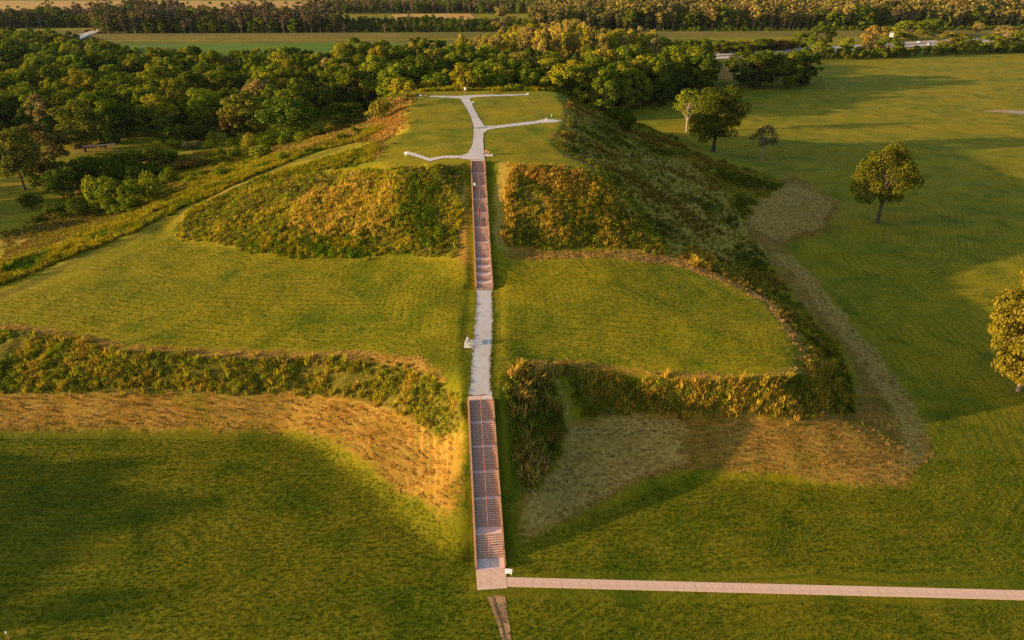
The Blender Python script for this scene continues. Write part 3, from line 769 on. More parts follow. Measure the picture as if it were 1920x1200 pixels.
# small straw covered rise beside the dark clump
def rise():
    cx, cy = at(1346, 143)[:2]; n, m = 40, 14; v, f = [], []
    for i in range(m + 1):
        t = i / m; r = 17 * (1 - t); h = 7.5 * (0.5 - 0.5 * math.cos(math.pi * t)) - 0.1
        for j in range(n):
            a_ = 2 * math.pi * j / n; k = 1 + 0.12 * math.sin(2 * a_ + 1) + 0.05 * math.sin(5 * a_)
            v.append((cx + r * k * 1.25 * math.cos(a_), cy + r * k * math.sin(a_), h))
    for i in range(m):
        for j in range(n): f.append((i * n + j, i * n + (j + 1) % n, (i + 1) * n + (j + 1) % n, (i + 1) * n + j))
    me = bpy.data.meshes.new('small_mound'); me.from_pydata(v, [], f); me.update(); me.polygons.foreach_set('use_smooth', [True] * len(f))
    tag(link('small_mound', me, [field_mat('dry_straw_cover', (0.42, 0.25, 0.07), (0.30, 0.19, 0.05), 0.2)]), 'small straw covered earthen rise left of the dark tree clump', kind='structure')
rise()
# bridge on the west road
b0, b1 = at(117, 80, 2.6), at(180, 57.5, 2.6)
bd = Vector((b1[0] - b0[0], b1[1] - b0[1])); br = empty('road_bridge', (b0[0], b0[1], 0), math.atan2(bd.y, bd.x))
tag(br, 'pale concrete road bridge over the canal at far left', 'bridge')
Lb = bd.length
MB().box(-10, Lb, -6, 6, 1.9, 2.7).build('deck', M_asph, br)
for sy in (-6.1, 6.1): MB().box(-10, Lb * 0.62, sy - 0.2, sy + 0.2, 1.7, 3.6).build('parapet', M_white, br)
for i in range(5): MB().box(4 + i * 22, 5.2 + i * 22, -5, 5, -0.5, 1.9).build('pier', M_conc, br)
strip('road', along(b0, b1, 0.98), (along(b0, b1, 1.6)), 11, M_asph, 2.0, 'road running on beyond the far left bridge')

# ---------------------------------------------------------------- vehicles
def vehicle(P, rz, kind, col, label):
    root = empty({'car': 'car', 'van': 'van', 'truck': 'pickup_truck'}[kind], P, rz)
    tag(root, label, {'car': 'car', 'van': 'van', 'truck': 'pickup truck'}[kind], 'vehicles on the highway')
    paint = simple_mat('paint_' + kind, col, tuple(0.9 * c for c in col), 1, 0.3, 0.6)
    Ln, W, H = {'car': (4.6, 1.8, 1.45), 'van': (5.4, 2.0, 2.1), 'truck': (5.6, 1.95, 1.8)}[kind]
    h1 = H * 0.58
    lower = [(-Ln / 2, 0.35), (-Ln / 2, h1 * 0.95), (-Ln * 0.42, h1), (Ln * 0.28, h1), (Ln * 0.46, h1 * 0.86), (Ln / 2, h1 * 0.6), (Ln / 2, 0.35)]
    cab = {'car': [(-Ln * .40, h1), (-Ln * .26, H), (Ln * .06, H), (Ln * .24, h1)], 'van': [(-Ln * .49, h1), (-Ln * .47, H), (Ln * .16, H), (Ln * .33, h1)], 'truck': [(-Ln * .10, h1), (-Ln * .07, H), (Ln * .10, H), (Ln * .24, h1)]}[kind]
    def rot(me):
        for v in me.vertices: v.co = Vector((v.co.y, -v.co.x, v.co.z))
        return me
    link('body', rot(MB().prism(lower, -W / 2, W / 2).mesh('body', 0.05)), [paint], root)
    link('cabin', rot(MB().prism(cab, -W / 2 + 0.12, W / 2 - 0.12).mesh('cabin', 0.04)), [M_glass], root)
    roof = [(cab[1][0], H + 0.002), (cab[1][0] + 0.05, H + 0.04), (cab[2][0] - 0.05, H + 0.04), (cab[2][0], H + 0.002)]
    link('roof', rot(MB().prism(roof, -W / 2 + 0.15, W / 2 - 0.15).mesh('roof')), [paint], root)
    for x in (-Ln * 0.31, Ln * 0.31):
        for y in (-1, 1):
            MB().tube([(x, y * (W / 2 - 0.12), 0.33), (x, y * (W / 2 + 0.02), 0.33)], 0.33, 12).build('wheel', M_tyre, root)
    for y in (-0.6, 0.6): MB().box(Ln / 2 - 0.02, Ln / 2 + 0.02, y - 0.15, y + 0.15, 0.6, 0.75).build('headlight', M_white, root)
hang = math.atan2(HA1[1] - HA0[1], HA1[0] - HA0[0])
def hw(A, Bp, u, off, z=0.56):
    best = min((abs((960 + FOC * along(A, Bp, f)[0] / (along(A, Bp, f)[1] * CP + (CAM_H) * SP)) - u), f) for f in np.linspace(0, 1, 800))[1]
    return along(A, Bp, best, off) + (z,)
vehicle(hw(HB0, HB1, 1689, 0), hang, 'van', (0.015, 0.02, 0.06), 'dark blue vehicle on the near carriageway of the highway')
vehicle(hw(HA0, HA1, 1723, -1), hang + math.pi, 'van', (0.8, 0.8, 0.8), 'white van on the far carriageway of the highway')
vehicle(hw(HA0, HA1, 1690, -2), hang + math.pi, 'truck', (0.10, 0.05, 0.04), 'dark red-brown vehicle on the far carriageway above the blue one')
vehicle(hw(HB0, HB1, 1746, 2), hang, 'car', (0.75, 0.7, 0.6), 'pale car half hidden by roadside bushes')
# ---------------------------------------------------------------- signs, benches, fence
def panel_sign(P, rz, label, w=0.9, h=0.6, ph=0.85, group=None, tilt=35):
    root = empty('information_sign', P, rz); tag(root, label, 'information sign', group)
    for x in (-w * 0.35, w * 0.35): MB().box(x - 0.04, x + 0.04, -0.04, 0.04, 0, ph).build('post', M_white, root)
    o = MB().box(-w / 2, w / 2, -h / 2, h / 2, 0, 0.05).build('panel', M_white, root, 0.01)
    o.location = (0, 0, ph + 0.1); o.rotation_euler = (R(tilt), 0, 0)
    f = MB().box(-w / 2 + 0.05, w / 2 - 0.05, -h / 2 + 0.05, h / 2 - 0.05, 0.052, 0.058).build('panel_face', simple_mat('sign_face', (0.62, 0.66, 0.68), (0.5, 0.53, 0.55), 6, 0.3, 0.4), root)
    f.location = o.location; f.rotation_euler = o.rotation_euler
    return root
def post_sign(P, rz, label, w, h, ph, cat='sign'):
    root = empty('sign', P, rz); tag(root, label, cat)
    MB().tube([(0, 0, 0), (0, 0, ph + h * 0.5)], 0.05).build('post', M_grey, root)
    MB().box(-w / 2, w / 2, -0.10, -0.052, ph, ph + h).build('plate', M_white, root)
def g3(u, v): x, y = on_ground(u, v); return (x, y, float(height(x, y)))
panel_sign(Vector(at(954, 1077)), R(-8), 'white information sign on the grass beside the concrete pad', 0.9, 0.6, 0.45, tilt=20)
panel_sign(g3(887, 196), R(10), 'white information sign beside the summit path near its far junction', 0.75, 0.5, 0.7)
panel_sign(g3(761, 292), R(-20), 'white information sign at the west end of the curved summit path', 0.7, 0.5, 0.7)
panel_sign(g3(1024, 227.5), R(15), 'white information sign on the east branch of the summit path', 0.75, 0.5, 0.7)
post_sign(g3(1034, 220), 0, 'small white marker post on the lawn above the east branch', 0.25, 0.6, 0.3)
post_sign(g3(872, 177), 0, 'white sign on a pole at the back edge of the summit', 0.7, 1.0, 1.6)
panel_sign(g3(789, 183), R(5), 'white information sign at the west end of the back summit path', 0.8, 0.5, 0.7)
panel_sign(g3(989, 178.5), R(5), 'white information sign at the east end of the back summit path', 0.9, 0.5, 0.5)
post_sign(hw(HA0, HA1, 1693, 16, 0.0)[:2] + (0.3,), 0, 'large pale road sign on a pole above the highway', 4.2, 5.0, 4.5, 'road sign')

def bench(P, rz, label, slats=4, mat=None, group='benches along the paths'):
    root = empty('bench', P, rz); tag(root, label, 'bench', group); mat = mat or M_timber
    for i in range(4): MB().box(-0.85, 0.85, -0.22 + i * 0.12, -0.13 + i * 0.12, 0.42, 0.46).build('seat_slat', mat, root)
    for i in range(slats): MB().box(-0.85, 0.85, 0.27 + i * 0.025, 0.31 + i * 0.025, 0.52 + i * 0.125, 0.60 + i * 0.125).build('back_slat', mat, root)
    for x in (-0.7, 0.7):
        MB().prism([(-0.20, 0), (-0.20, 0.415), (-0.14, 0.415), (-0.14, 0)], x - 0.035, x + 0.035).build('leg', M_grey, root)
        MB().prism([(0.20, 0), (0.20, 0.415), (0.33, 1.0), (0.40, 1.0), (0.27, 0.0)], x - 0.035, x + 0.035).build('leg', M_grey, root)
        MB().box(x - 0.04, x + 0.04, -0.2, 0.30, 0.64, 0.68).build('armrest', mat, root)
    return root
def stone_pad(P, rz, w, l, label):
    root = empty('paving_pad', P, rz); tag(root, label, 'paving pad')
    for i in (0, 1):
        for j in (0, 1):
            MB().box(-w / 2 + i * w / 2 + 0.01, -w / 2 + (i + 1) * w / 2 - 0.01, -l / 2 + j * l / 2 + 0.01, -l / 2 + (j + 1) * l / 2 - 0.01, -0.1, 0.06).build('slab', M_stone, root, 0.008)
T1 = Vector(g3(880, 645)); stone_pad(T1, 0, 1.7, 3.0, 'pale stone pad with a bench on the left edge of the terrace path')
bench(T1 + Vector((-0.15, 0.1, 0.06)), R(90), 'pale slatted bench on the stone pad halfway along the terrace path', 4, M_stone)
T2 = Vector(g3(915, 291)); stone_pad(T2, 0, 2.6, 2.0, 'pale stone pad beside the head of the upper staircase')
bench(T2 + Vector((-0.5, 0.3, 0.06)), R(-60), 'brown bench on the pad at the head of the upper staircase')
T3 = Vector(g3(890, 241)); bench(T3 + Vector((-0.8, 0, 0)), R(95), 'dark bench on the left edge of the summit path')
T4 = Vector(g3(793, 182.6)); bench(T4 + Vector((0.9, 0.4, 0)), R(180), 'dark bench beside the white sign at the back west corner')

fa, fb = Vector(at(141, 290.5, 0)), Vector(at(219, 284.5, 0)); fd = fb - fa
fn = empty('rail_fence', (fa.x, fa.y, 0), math.atan2(fd.y, fd.x)); tag(fn, 'long low fence with a pale pink rail and dark red boards behind bushes', 'fence')
MP = simple_mat('faded_pink_paint', (0.60, 0.38, 0.36), (0.5, 0.30, 0.3), 3); MR = simple_mat('dark_red_boards', (0.22, 0.045, 0.035))
MB().box(0, fd.length, -0.06, 0.06, 3.0, 3.5).build('rail', MP, fn)
MB().box(0, fd.length * 0.55, 0.065, 0.16, 2.3, 2.98).build('board', MR, fn)
for i in range(11): MB().box(i * fd.length / 10 - 0.1, i * fd.length / 10 + 0.1, -0.18, -0.062, 0, 3.7).build('post', MP, fn)

# small marker stakes seen in the grass
st = empty('stake', at(17, 1200)); tag(st, 'thin pale stake standing in the lawn at lower left', 'stake')
MB().tube([(0.12, 0, 0), (0, 0, 1.1)], 0.035).build('shaft', M_cap, st); MB().box(-0.06, 0.06, -0.06, 0.06, 1.1, 1.35).build('tip', M_white, st)

# ---------------------------------------------------------------- people
def person(P, rz, shirt, trousers, hair, label, pose='walk', skin=(0.42, 0.25, 0.17)):
    root = empty('person', P, rz); tag(root, label, 'person', 'visitors on the mound')
    if pose == 'sit':
        J = [(0, 0, 0.48, .15), (0, 0.02, 0.75, .15), (0, 0.03, 1.02, .17), (0, 0.03, 1.15, .07), (0, 0.01, 1.24, .09), (0, 0, 1.34, .10),
             (-.10, -.02, .46, .10), (-.11, -.45, .48, .075), (-.11, -.47, .08, .05), (-.11, -.60, .04, .04),
             (.10, -.02, .46, .10), (.11, -.45, .48, .075), (.11, -.47, .08, .05), (.11, -.60, .04, .04),
             (-.20, .03, 1.04, .06), (-.25, -.02, .78, .05), (-.14, -.26, .62, .04), (.20, .03, 1.04, .06), (.25, -.02, .78, .05), (.14, -.26, .62, .04)]
        waist, neck, foot = 0.56, 1.12, 0.0
    else:
        J = [(0, 0, 0.95, .14), (0, -.01, 1.18, .13), (0, -.03, 1.40, .16), (0, -.03, 1.52, .06), (0, -.05, 1.60, .09), (0, -.05, 1.70, .10),
             (-.10, 0, .88, .10), (-.10, -.20, .50, .075), (-.10, -.10, .10, .05), (-.10, -.24, .04, .04),
             (.10, 0, .88, .10), (.10, .06, .48, .075), (.10, .28, .14, .05), (.10, .16, .04, .04),
             (-.21, -.03, 1.42, .06), (-.26, .08, 1.16, .048), (-.25, -.04, .94, .038), (.21, -.03, 1.42, .06), (.26, -.12, 1.17, .048), (.25, -.28, 1.02, .038)]
        waist, neck, foot = 0.98, 1.50, 0.0
    E = [(0, 1), (1, 2), (2, 3), (3, 4), (4, 5), (0, 6), (6, 7), (7, 8), (8, 9), (0, 10), (10, 11), (11, 12), (12, 13), (2, 14), (14, 15), (15, 16), (2, 17), (17, 18), (18, 19)]
    me = bpy.data.meshes.new('body'); me.from_pydata([j[:3] for j in J], E, [])
    o = bpy.data.objects.new('body', me); COL.objects.link(o)
    m = o.modifiers.new('s', 'SKIN'); m.use_smooth_shade = True
    for v, j in zip(me.skin_vertices[0].data, J): v.radius = (j[3], j[3] * 0.85)
    me.skin_vertices[0].data[0].use_root = True
    o.modifiers.new('d', 'SUBSURF').levels = 1
    dg = bpy.context.evaluated_depsgraph_get()
    me2 = bpy.data.meshes.new_from_object(o.evaluated_get(dg)); me2.name = 'body'
    bpy.data.objects.remove(o)
    b = link('body', me2, [simple_mat('shirt', shirt), simple_mat('trousers', trousers), simple_mat('skin', skin, tuple(.9 * c for c in skin))], root)
    for p in me2.polygons:
        c = p.center
        if pose == 'sit': leg = (c.y < -0.05 and c.z < 0.58) or c.z < waist
        else: leg = c.z < waist and abs(c.x) < 0.19
        p.material_index = 2 if c.z > neck or (abs(c.x) > 0.22 and c.z < neck - 0.42) else (1 if leg else 0)
    hz = J[5][2]; hy = J[5][1]
    bm = bmesh.new(); bmesh.ops.create_uvsphere(bm, u_segments=10, v_segments=7, radius=0.125)
    for v in bm.verts: v.co = Vector((v.co.x * 0.95, v.co.y * 1.05 + 0.025 + hy, v.co.z + hz + 0.01))
    bmesh.ops.delete(bm, geom=[v for v in bm.verts if v.co.z < hz - 0.01 and v.co.y < hy + 0.03], context='VERTS')
    hm = bpy.data.meshes.new('hair'); bm.to_mesh(hm); bm.free(); link('hair', hm, [simple_mat('hair', hair)], root)
def on_stairs(idx, v, x):
    root, prof = STAIR_PROFILES[idx]; rzz = root.rotation_euler.z
    best = None
    for yy in np.arange(0.1, prof[-1][0], 0.1):
        zz = stair_z(root, prof, yy) + root.location.z
        wx = root.location.x + math.cos(rzz) * x - math.sin(rzz) * yy; wy = root.location.y + math.sin(rzz) * x + math.cos(rzz) * yy
        dep = wy * CP + (CAM_H - zz) * SP; vv = 600 - FOC * ((zz - CAM_H) * CP + wy * SP) / dep
        if best is None or abs(vv - v) < best[0]: best = (abs(vv - v), (wx, wy, zz))
    return best[1]
person(on_stairs(1, 355, -1.05), R(5), (0.75, 0.75, 0.78), (0.03, 0.03, 0.05), (0.05, 0.03, 0.02), 'person in a white top near the top of the upper staircase')
person(on_stairs(1, 402, -0.35), R(0), (0.04, 0.035, 0.04), (0.30, 0.05, 0.04), (0.02, 0.015, 0.01), 'person in dark clothes beside the centre rail of the upper staircase')
person(on_stairs(1, 420, 0.75), R(185), (0.03, 0.03, 0.035), (0.05, 0.03, 0.03), (0.02, 0.015, 0.01), 'person in black on the right half of the upper staircase')
person(T2 + Vector((-0.55, 0.25, 0.06)), R(-60), (0.42, 0.07, 0.03), (0.05, 0.04, 0.05), (0.03, 0.02, 0.01), 'person in a red top seated at the head of the upper staircase', 'sit')
person(T1 + Vector((-0.2, 0.25, 0.06)), R(90), (0.62, 0.52, 0.36), (0.45, 0.40, 0.33), (0.10, 0.05, 0.02), 'person in pale clothes seated on the bench by the terrace path', 'sit')
person(T3 + Vector((-0.8, 0.1, 0)), R(95), (0.10, 0.03, 0.03), (0.03, 0.03, 0.04), (0.03, 0.02, 0.01), 'person in dark clothes seated beside the summit path', 'sit')

# ---------------------------------------------------------------- foliage materials
def leaf_material(name, trans=0.25, hue=0.0):
    """leaf colour comes from each plant's own tint"""
    m, nt, out = new_mat(name); b = NB(nt)
    t = b.attr('tint', 'INSTANCER').outputs['Color']
    isl = b.n('ShaderNodeNewGeometry').outputs['Random Per Island']
    tc = b.n('ShaderNodeTexCoord').outputs['Object']
    v = b.noise(tc, 0.35, 3)
    h = b.n('ShaderNodeHueSaturation'); b.put(h.inputs['Color'], t)
    b.put(h.inputs['Hue'], b.math('ADD', 0.482, b.math('MULTIPLY', v, 0.036)))
    b.put(h.inputs['Value'], b.math('ADD', 0.68, b.math('MULTIPLY', isl, 0.64)))
    d = b.n('ShaderNodeBsdfDiffuse'); b.link(h.outputs[0], d.inputs[0])
    tr = b.n('ShaderNodeBsdfTranslucent'); b.link(h.outputs[0], tr.inputs[0])
    mx = b.n('ShaderNodeMixShader'); mx.inputs[0].default_value = trans
    b.link(d.outputs[0], mx.inputs[1]); b.link(tr.outputs[0], mx.inputs[2]); b.link(mx.outputs[0], out.inputs[0])
    return m
M_leaf = leaf_material('leaves', 0.28)
M_blade = leaf_material('grass_blades', 0.30)
M_bark = simple_mat('bark', (0.10, 0.075, 0.05), (0.055, 0.042, 0.03), 1.5, 0.95, 0.05, stretch=(1, 1, 0.3))
M_palebark = simple_mat('pale_bark', (0.30, 0.23, 0.16), (0.20, 0.15, 0.10), 1.5, 0.95, 0.05, stretch=(1, 1, 0.3))

def quad_mesh(name, C, N, size, mat, aspect=1.0, extra=None):
    """many small leaf faces: centres C, normals N, edge lengths size"""
    r = rng; n = len(C)
    N = N / (np.linalg.norm(N, axis=1, keepdims=True) + 1e-9)
    up = np.where(np.abs(N[:, 2:3]) > 0.9, np.array([[1.0, 0, 0]]), np.array([[0, 0, 1.0]]))
    A = np.cross(N, up); A /= np.linalg.norm(A, axis=1, keepdims=True) + 1e-9
    B = np.cross(N, A)
    th = r.random(n) * 2 * np.pi
    U = A * np.cos(th)[:, None] + B * np.sin(th)[:, None]; W = np.cross(N, U)
    s = (size * (0.6 + 0.8 * r.random(n)))[:, None] if np.ndim(size) == 0 else size[:, None]
    U = U * s * 0.5; W = W * s * 0.5 * aspect
    V = np.stack([C - U, C - W, C + U, C + W], 1).reshape(-1, 3)
    F = np.arange(4 * n).reshape(n, 4)
    return raw_mesh(name, V, F, mat)
def raw_mesh(name, V, F, mat):
    me = bpy.data.meshes.new(name); k = F.shape[1]
    me.vertices.add(len(V)); me.vertices.foreach_set('co', V.astype(np.float32).ravel())
    me.loops.add(F.size); me.loops.foreach_set('vertex_index', F.astype(np.int32).ravel())
    me.polygons.add(len(F)); me.polygons.foreach_set('loop_start', np.arange(0, F.size, k, dtype=np.int32))
    me.update(calc_edges=True); me.materials.append(mat); return me

def rdir(n):
    v = rng.normal(size=(n, 3)); return v / np.linalg.norm(v, axis=1, keepdims=True)

def crown_parts(H, W, base, nl, nleaf, leaf, shape, lobe=(0.2, 0.34), gap=0.0):
    """lobe centres and leaf arrays for one crown; H total height, W width, base = height where the crown starts"""
    cz, rz = (H + base) / 2, (H - base) / 2
    d = rdir(nl * 3)
    rad = 0.35 + 0.6 * rng.random(nl * 3) ** 0.5
    P = d * rad[:, None]
    if shape == 'round': P = P * (1 + 0.14 * np.sin(2 * np.arctan2(P[:, 1], P[:, 0]) + 1.3) + 0.12 * np.sin(3 * np.arctan2(P[:, 1], P[:, 0]) + 5 * P[:, 2]))[:, None]
    if shape == 'full':
        z_ = rng.uniform(-1, 1, nl * 3); a_ = rng.random(nl * 3) * 6.283; r_ = (1 - np.abs(z_) ** 2.6) ** 0.5 * np.where(z_ < -0.3, 1 - 0.35 * (-0.3 - z_), 1.0) * (0.35 + 0.65 * rng.random(nl * 3) ** 0.6) * (1 + 0.16 * np.sin(2 * a_ + 1) + 0.12 * np.sin(3 * a_ + 4 * z_))
        P = np.stack([np.cos(a_) * r_, np.sin(a_) * r_, z_], 1)
    if shape == 'fan': P = P[P[:, 2] > -0.9]
    P = P[:nl]
    w = np.ones(len(P))
    if shape == 'fan': w = 0.45 + 0.55 * np.clip((P[:, 2] + 1) / 1.4, 0, 1)
    if shape == 'tall': w = 1.0 - 0.25 * np.clip(P[:, 2], 0, 1)
    if shape == 'dome': w = 1.0 - 0.15 * np.clip(P[:, 2], -1, 1)
    lr = W * 0.5 * (lobe[0] + (lobe[1] - lobe[0]) * rng.random(len(P)))
    C = np.stack([P[:, 0] * w * (W / 2 - lr * 0.6), P[:, 1] * w * (W / 2 - lr * 0.6), cz + P[:, 2] * (rz - lr * 0.7)], 1)
    q = lr ** 2; cnt = np.maximum(6, (nleaf * q / q.sum()).astype(int))
    LC, LN = [], []
    for c, r_, k in zip(C, lr, cnt):
        dd = rdir(k * 2); dd = dd[dd[:, 2] > -0.45 - 0.3 * rng.random(len(dd))][:k]
        out = (c - np.array([0, 0, cz])); out = out / (np.linalg.norm(out) + 1e-6)
        keep_ = dd @ out > -0.35 - 0.4 * rng.random(len(dd)); dd = dd[keep_]
        rr = r_ * (0.72 + 0.38 * rng.random(len(dd)))
        sq = np.array([1.0, 1.0, 0.82])
        LC.append(c + dd * sq * rr[:, None]); LN.append(dd + rng.normal(size=dd.shape) * 0.55 + np.array([0, 0, 0.25]))
    return C, lr, np.concatenate(LC), np.concatenate(LN)

def tree_meshes(name, H, W, base, nl, nleaf, leaf, shape='round', lobe=(0.2, 0.34), bark=None, trunk_r=0.35, limbs=14, trunks=1):
    C, lr, LC, LN = crown_parts(H, W, base, nl, nleaf, leaf, shape, lobe)
    crown = quad_mesh('crown_' + name, LC, LN, leaf, M_leaf)
    mb = MB()
    for k in range(trunks):
        a = 2 * math.pi * k / trunks + 0.6; off = 0.0 if trunks == 1 else trunk_r * 1.1
        top = Vector((rng.normal() * 0.04 * W + off * 3 * math.cos(a), rng.normal() * 0.04 * W + off * 3 * math.sin(a), base + (H - base) * 0.55))
        p0 = Vector((off * math.cos(a), off * math.sin(a), -0.4))
        mid = p0.lerp(top, 0.45) + Vector((rng.normal() * 0.15, rng.normal() * 0.15, 0))
        mb.tube([p0, p0 + Vector((0, 0, 0.9)), mid, top], [trunk_r * 1.45, trunk_r, trunk_r * 0.75, trunk_r * 0.25], 7)
        order = rng.permutation(len(C))[:limbs]
        for i in order:
            t = 0.35 + 0.5 * rng.random(); s = p0.lerp(top, t) if t > .45 else p0.lerp(mid, t / .45)
            s = Vector((s.x, s.y, max(s.z, base * 0.7)))
            e = Vector(C[i]); m_ = s.lerp(e, 0.5) + Vector((0, 0, (e - s).length * 0.10))
            mb.tube([s, m_, e], [trunk_r * 0.36, trunk_r * 0.2, trunk_r * 0.06], 5, cap=False)
    tm = mb.mesh('trunk_' + name); tm.materials.append(bark or M_bark)
    return {'crown': crown, 'trunk': tm, 'H': H, 'W': W}

NEAR = [tree_meshes('broad_%d' % i, 18, w, b, nl, 7000, 0.62, sh, lo) for i, (w, b, nl, sh, lo) in enumerate([
    (15, 1.0, 56, 'full', (.13, .30)), (13, 0.5, 50, 'full', (.14, .34)), (17, 2.0, 64, 'dome', (.13, .28)), (15, 1.0, 50, 'round', (.15, .36)), (12, 0.3, 44, 'full', (.18, .38))])]
POP = [tree_meshes('poplar_%d' % i, 22, w, b, nl, 3800, 0.55, 'fan', (.16, .28), M_palebark, 0.32, 34) for i, (w, b, nl) in enumerate([(11, 4, 44), (9, 5, 36), (13, 4, 50)])]
BUSH = [tree_meshes('bush_%d' % i, 3.0, w, 0.1, nl, 1900, 0.24, 'dome', (.28, .5), None, 0.07, 8, 3) for i, (w, nl) in enumerate([(4.2, 16), (3.4, 12), (5.0, 20)])]
FARB = [tree_meshes('far_%d' % i, 20, w, 0.5, nl, 1500, 1.25, sh, (.24, .42), M_bark, 0.3, 4) for i, (w, nl, sh) in enumerate([(13, 30, 'round'), (11, 26, 'tall'), (15, 34, 'dome')])]
FARP = [tree_meshes('farp_%d' % i, 26, w, 4, nl, 1300, 1.05, 'fan', (.16, .30), M_palebark, 0.35, 16) for i, (w, nl) in enumerate([(11, 34), (9, 30), (13, 38)])]

G_dark, G_mid, G_lit, G_yel = (0.062, 0.084, 0.006), (0.098, 0.128, 0.007), (0.148, 0.172, 0.008), (0.225, 0.205, 0.010)
G_gold, G_dry, G_red = (0.34, 0.265, 0.035), (0.24, 0.185, 0.045), (0.14, 0.090, 0.014)
def jit(c, a=0.18):
    k = 1 + rng.uniform(-a, a); return tuple(float(x * k * (1 + rng.uniform(-a, a) * 0.4)) for x in c)

def add_tree(name, kind, P, H, W, tint, label, cat, group=None, rz=None):
    z = float(height(P[0], P[1])) if P[1] < 420 else 0.0
    root = empty(name, (P[0], P[1], z - 0.05), rng.random() * 6.28 if rz is None else rz)
    tag(root, label, cat, group)
    s = (W / kind['W'] * 1.12, W / kind['W'] * 1.12, H / kind['H'] * 1.06)
    for n in ('trunk', 'crown'):
        o = bpy.data.objects.new(n, kind[n]); COL.objects.link(o); o.parent = root; o.scale = s
        if n == 'crown': o['tint'] = list(tint)
    return root
def top_z(y, v):
    q = (600 - v) / FOC
    return CAM_H + y * (q * CP - SP) / (CP + q * SP)
def sight_tree(name, kind, u, v, vtop, wpx, tint, label, cat, group=None):
    P = on_ground(u, v)
    if 740 < u < 1000 and v < 190: P = (at(u, 178.5, 28.0)[0] * 1.008, 289.5)
    zg = float(height(*P)); H = top_z(P[1], vtop) - zg
    dep = P[1] * CP + (CAM_H - zg) * SP
    return add_tree(name, kind, P, max(H, 0.8), wpx / FOC * dep, jit(tint, 0.06), label, cat, group)

# single trees on the east field and around the mound
OAK = tree_meshes('oak', 20, 17, 3.0, 84, 24000, 0.36, 'round', (.16, .30), M_bark, 0.55, 30)
OAK2 = tree_meshes('double_oak', 20, 17, 2.4, 90, 24000, 0.36, 'round', (.16, .30), M_bark, 0.5, 22, 2)
OAK3 = tree_meshes('open_oak', 20, 15, 1.2, 100, 28000, 0.38, 'full', (.15, .28), M_palebark, 0.38, 26)
SPARSE = tree_meshes('thin_tree', 12, 11, 3.0, 34, 2300, 0.34, 'fan', (.16, .26), M_palebark, 0.3, 26)
sight_tree('oak_tree', OAK2, 1337, 284, 166, 106, (0.070, 0.080, 0.006), 'large double trunked oak at the edge of the mound shadow on the east field', 'tree')
sight_tree('oak_tree', SPARSE, 1287, 247, 168, 66, G_lit, 'pale leafy tree just behind and left of the double trunked oak', 'tree')
sight_tree('small_tree', SPARSE, 1428, 301, 236, 62, (0.085, 0.075, 0.03), 'small thin tree with a pale trunk right of the double trunked oak', 'tree')
sight_tree('oak_tree', OAK, 1644, 418, 276, 108, (0.090, 0.092, 0.007), 'solitary round oak with low dark branches on the east field', 'tree')
sight_tree('oak_tree', OAK3, 1908, 733, 508, 142, (0.15, 0.125, 0.010), 'tall loose tree at the right edge with a bare pale lower trunk', 'tree')
for i, (u, v, t, w) in enumerate([(1392, 160, 98, 62), (1418, 166, 100, 60), (1446, 163, 97, 64), (1474, 164, 100, 62), (1505, 160, 102, 50), (1430, 150, 97, 60), (1488, 152, 99, 56)]):
    sight_tree('clump_tree', NEAR[i % 5], u, v, t, w, (G_dark, G_dark, G_mid, G_mid, G_dark, G_mid, G_dark)[i], 'dark green tree in the dense clump beside the small straw covered rise', 'tree', 'trees of the clump in the east field')
for u, v, t, w, c, k, lb in [
    (547, 264, 182, 108, (0.075, 0.115, 0.010), 2, 'round bright green tree at the west foot of the mound'),
    (470, 260, 176, 84, (0.135, 0.135, 0.012), 0, 'yellow green tree left of the round bright green tree'),
    (437, 263, 203, 46, (0.125, 0.090, 0.018), 3, 'small rusty tinged tree leaning against the yellow green tree'),
    (47, 356, 240, 92, (0.100, 0.100, 0.012), 2, 'spreading tree with a dark bare trunk on the lawn at far left'),
    (88, 330, 238, 100, (0.105, 0.088, 0.020), 0, 'thin brownish tree right of the dark trunked tree at far left'),
    (160, 285, 194, 96, (0.095, 0.105, 0.010), 3, 'big rounded green tree behind the two spreading lawn trees'),
    (85, 262, 176, 44, (0.22, 0.155, 0.05), 1, 'tall pale dying tree behind the lawn trees at far left')]:
    sight_tree('broadleaf_tree', NEAR[k] if k != 1 else POP[1], u, v, t, w, c, lb, 'tree')
sight_tree('broadleaf_tree', NEAR[2], 650, 232, 194, 90, G_dark, 'low dark tree behind the brown west shoulder of the mound', 'tree')

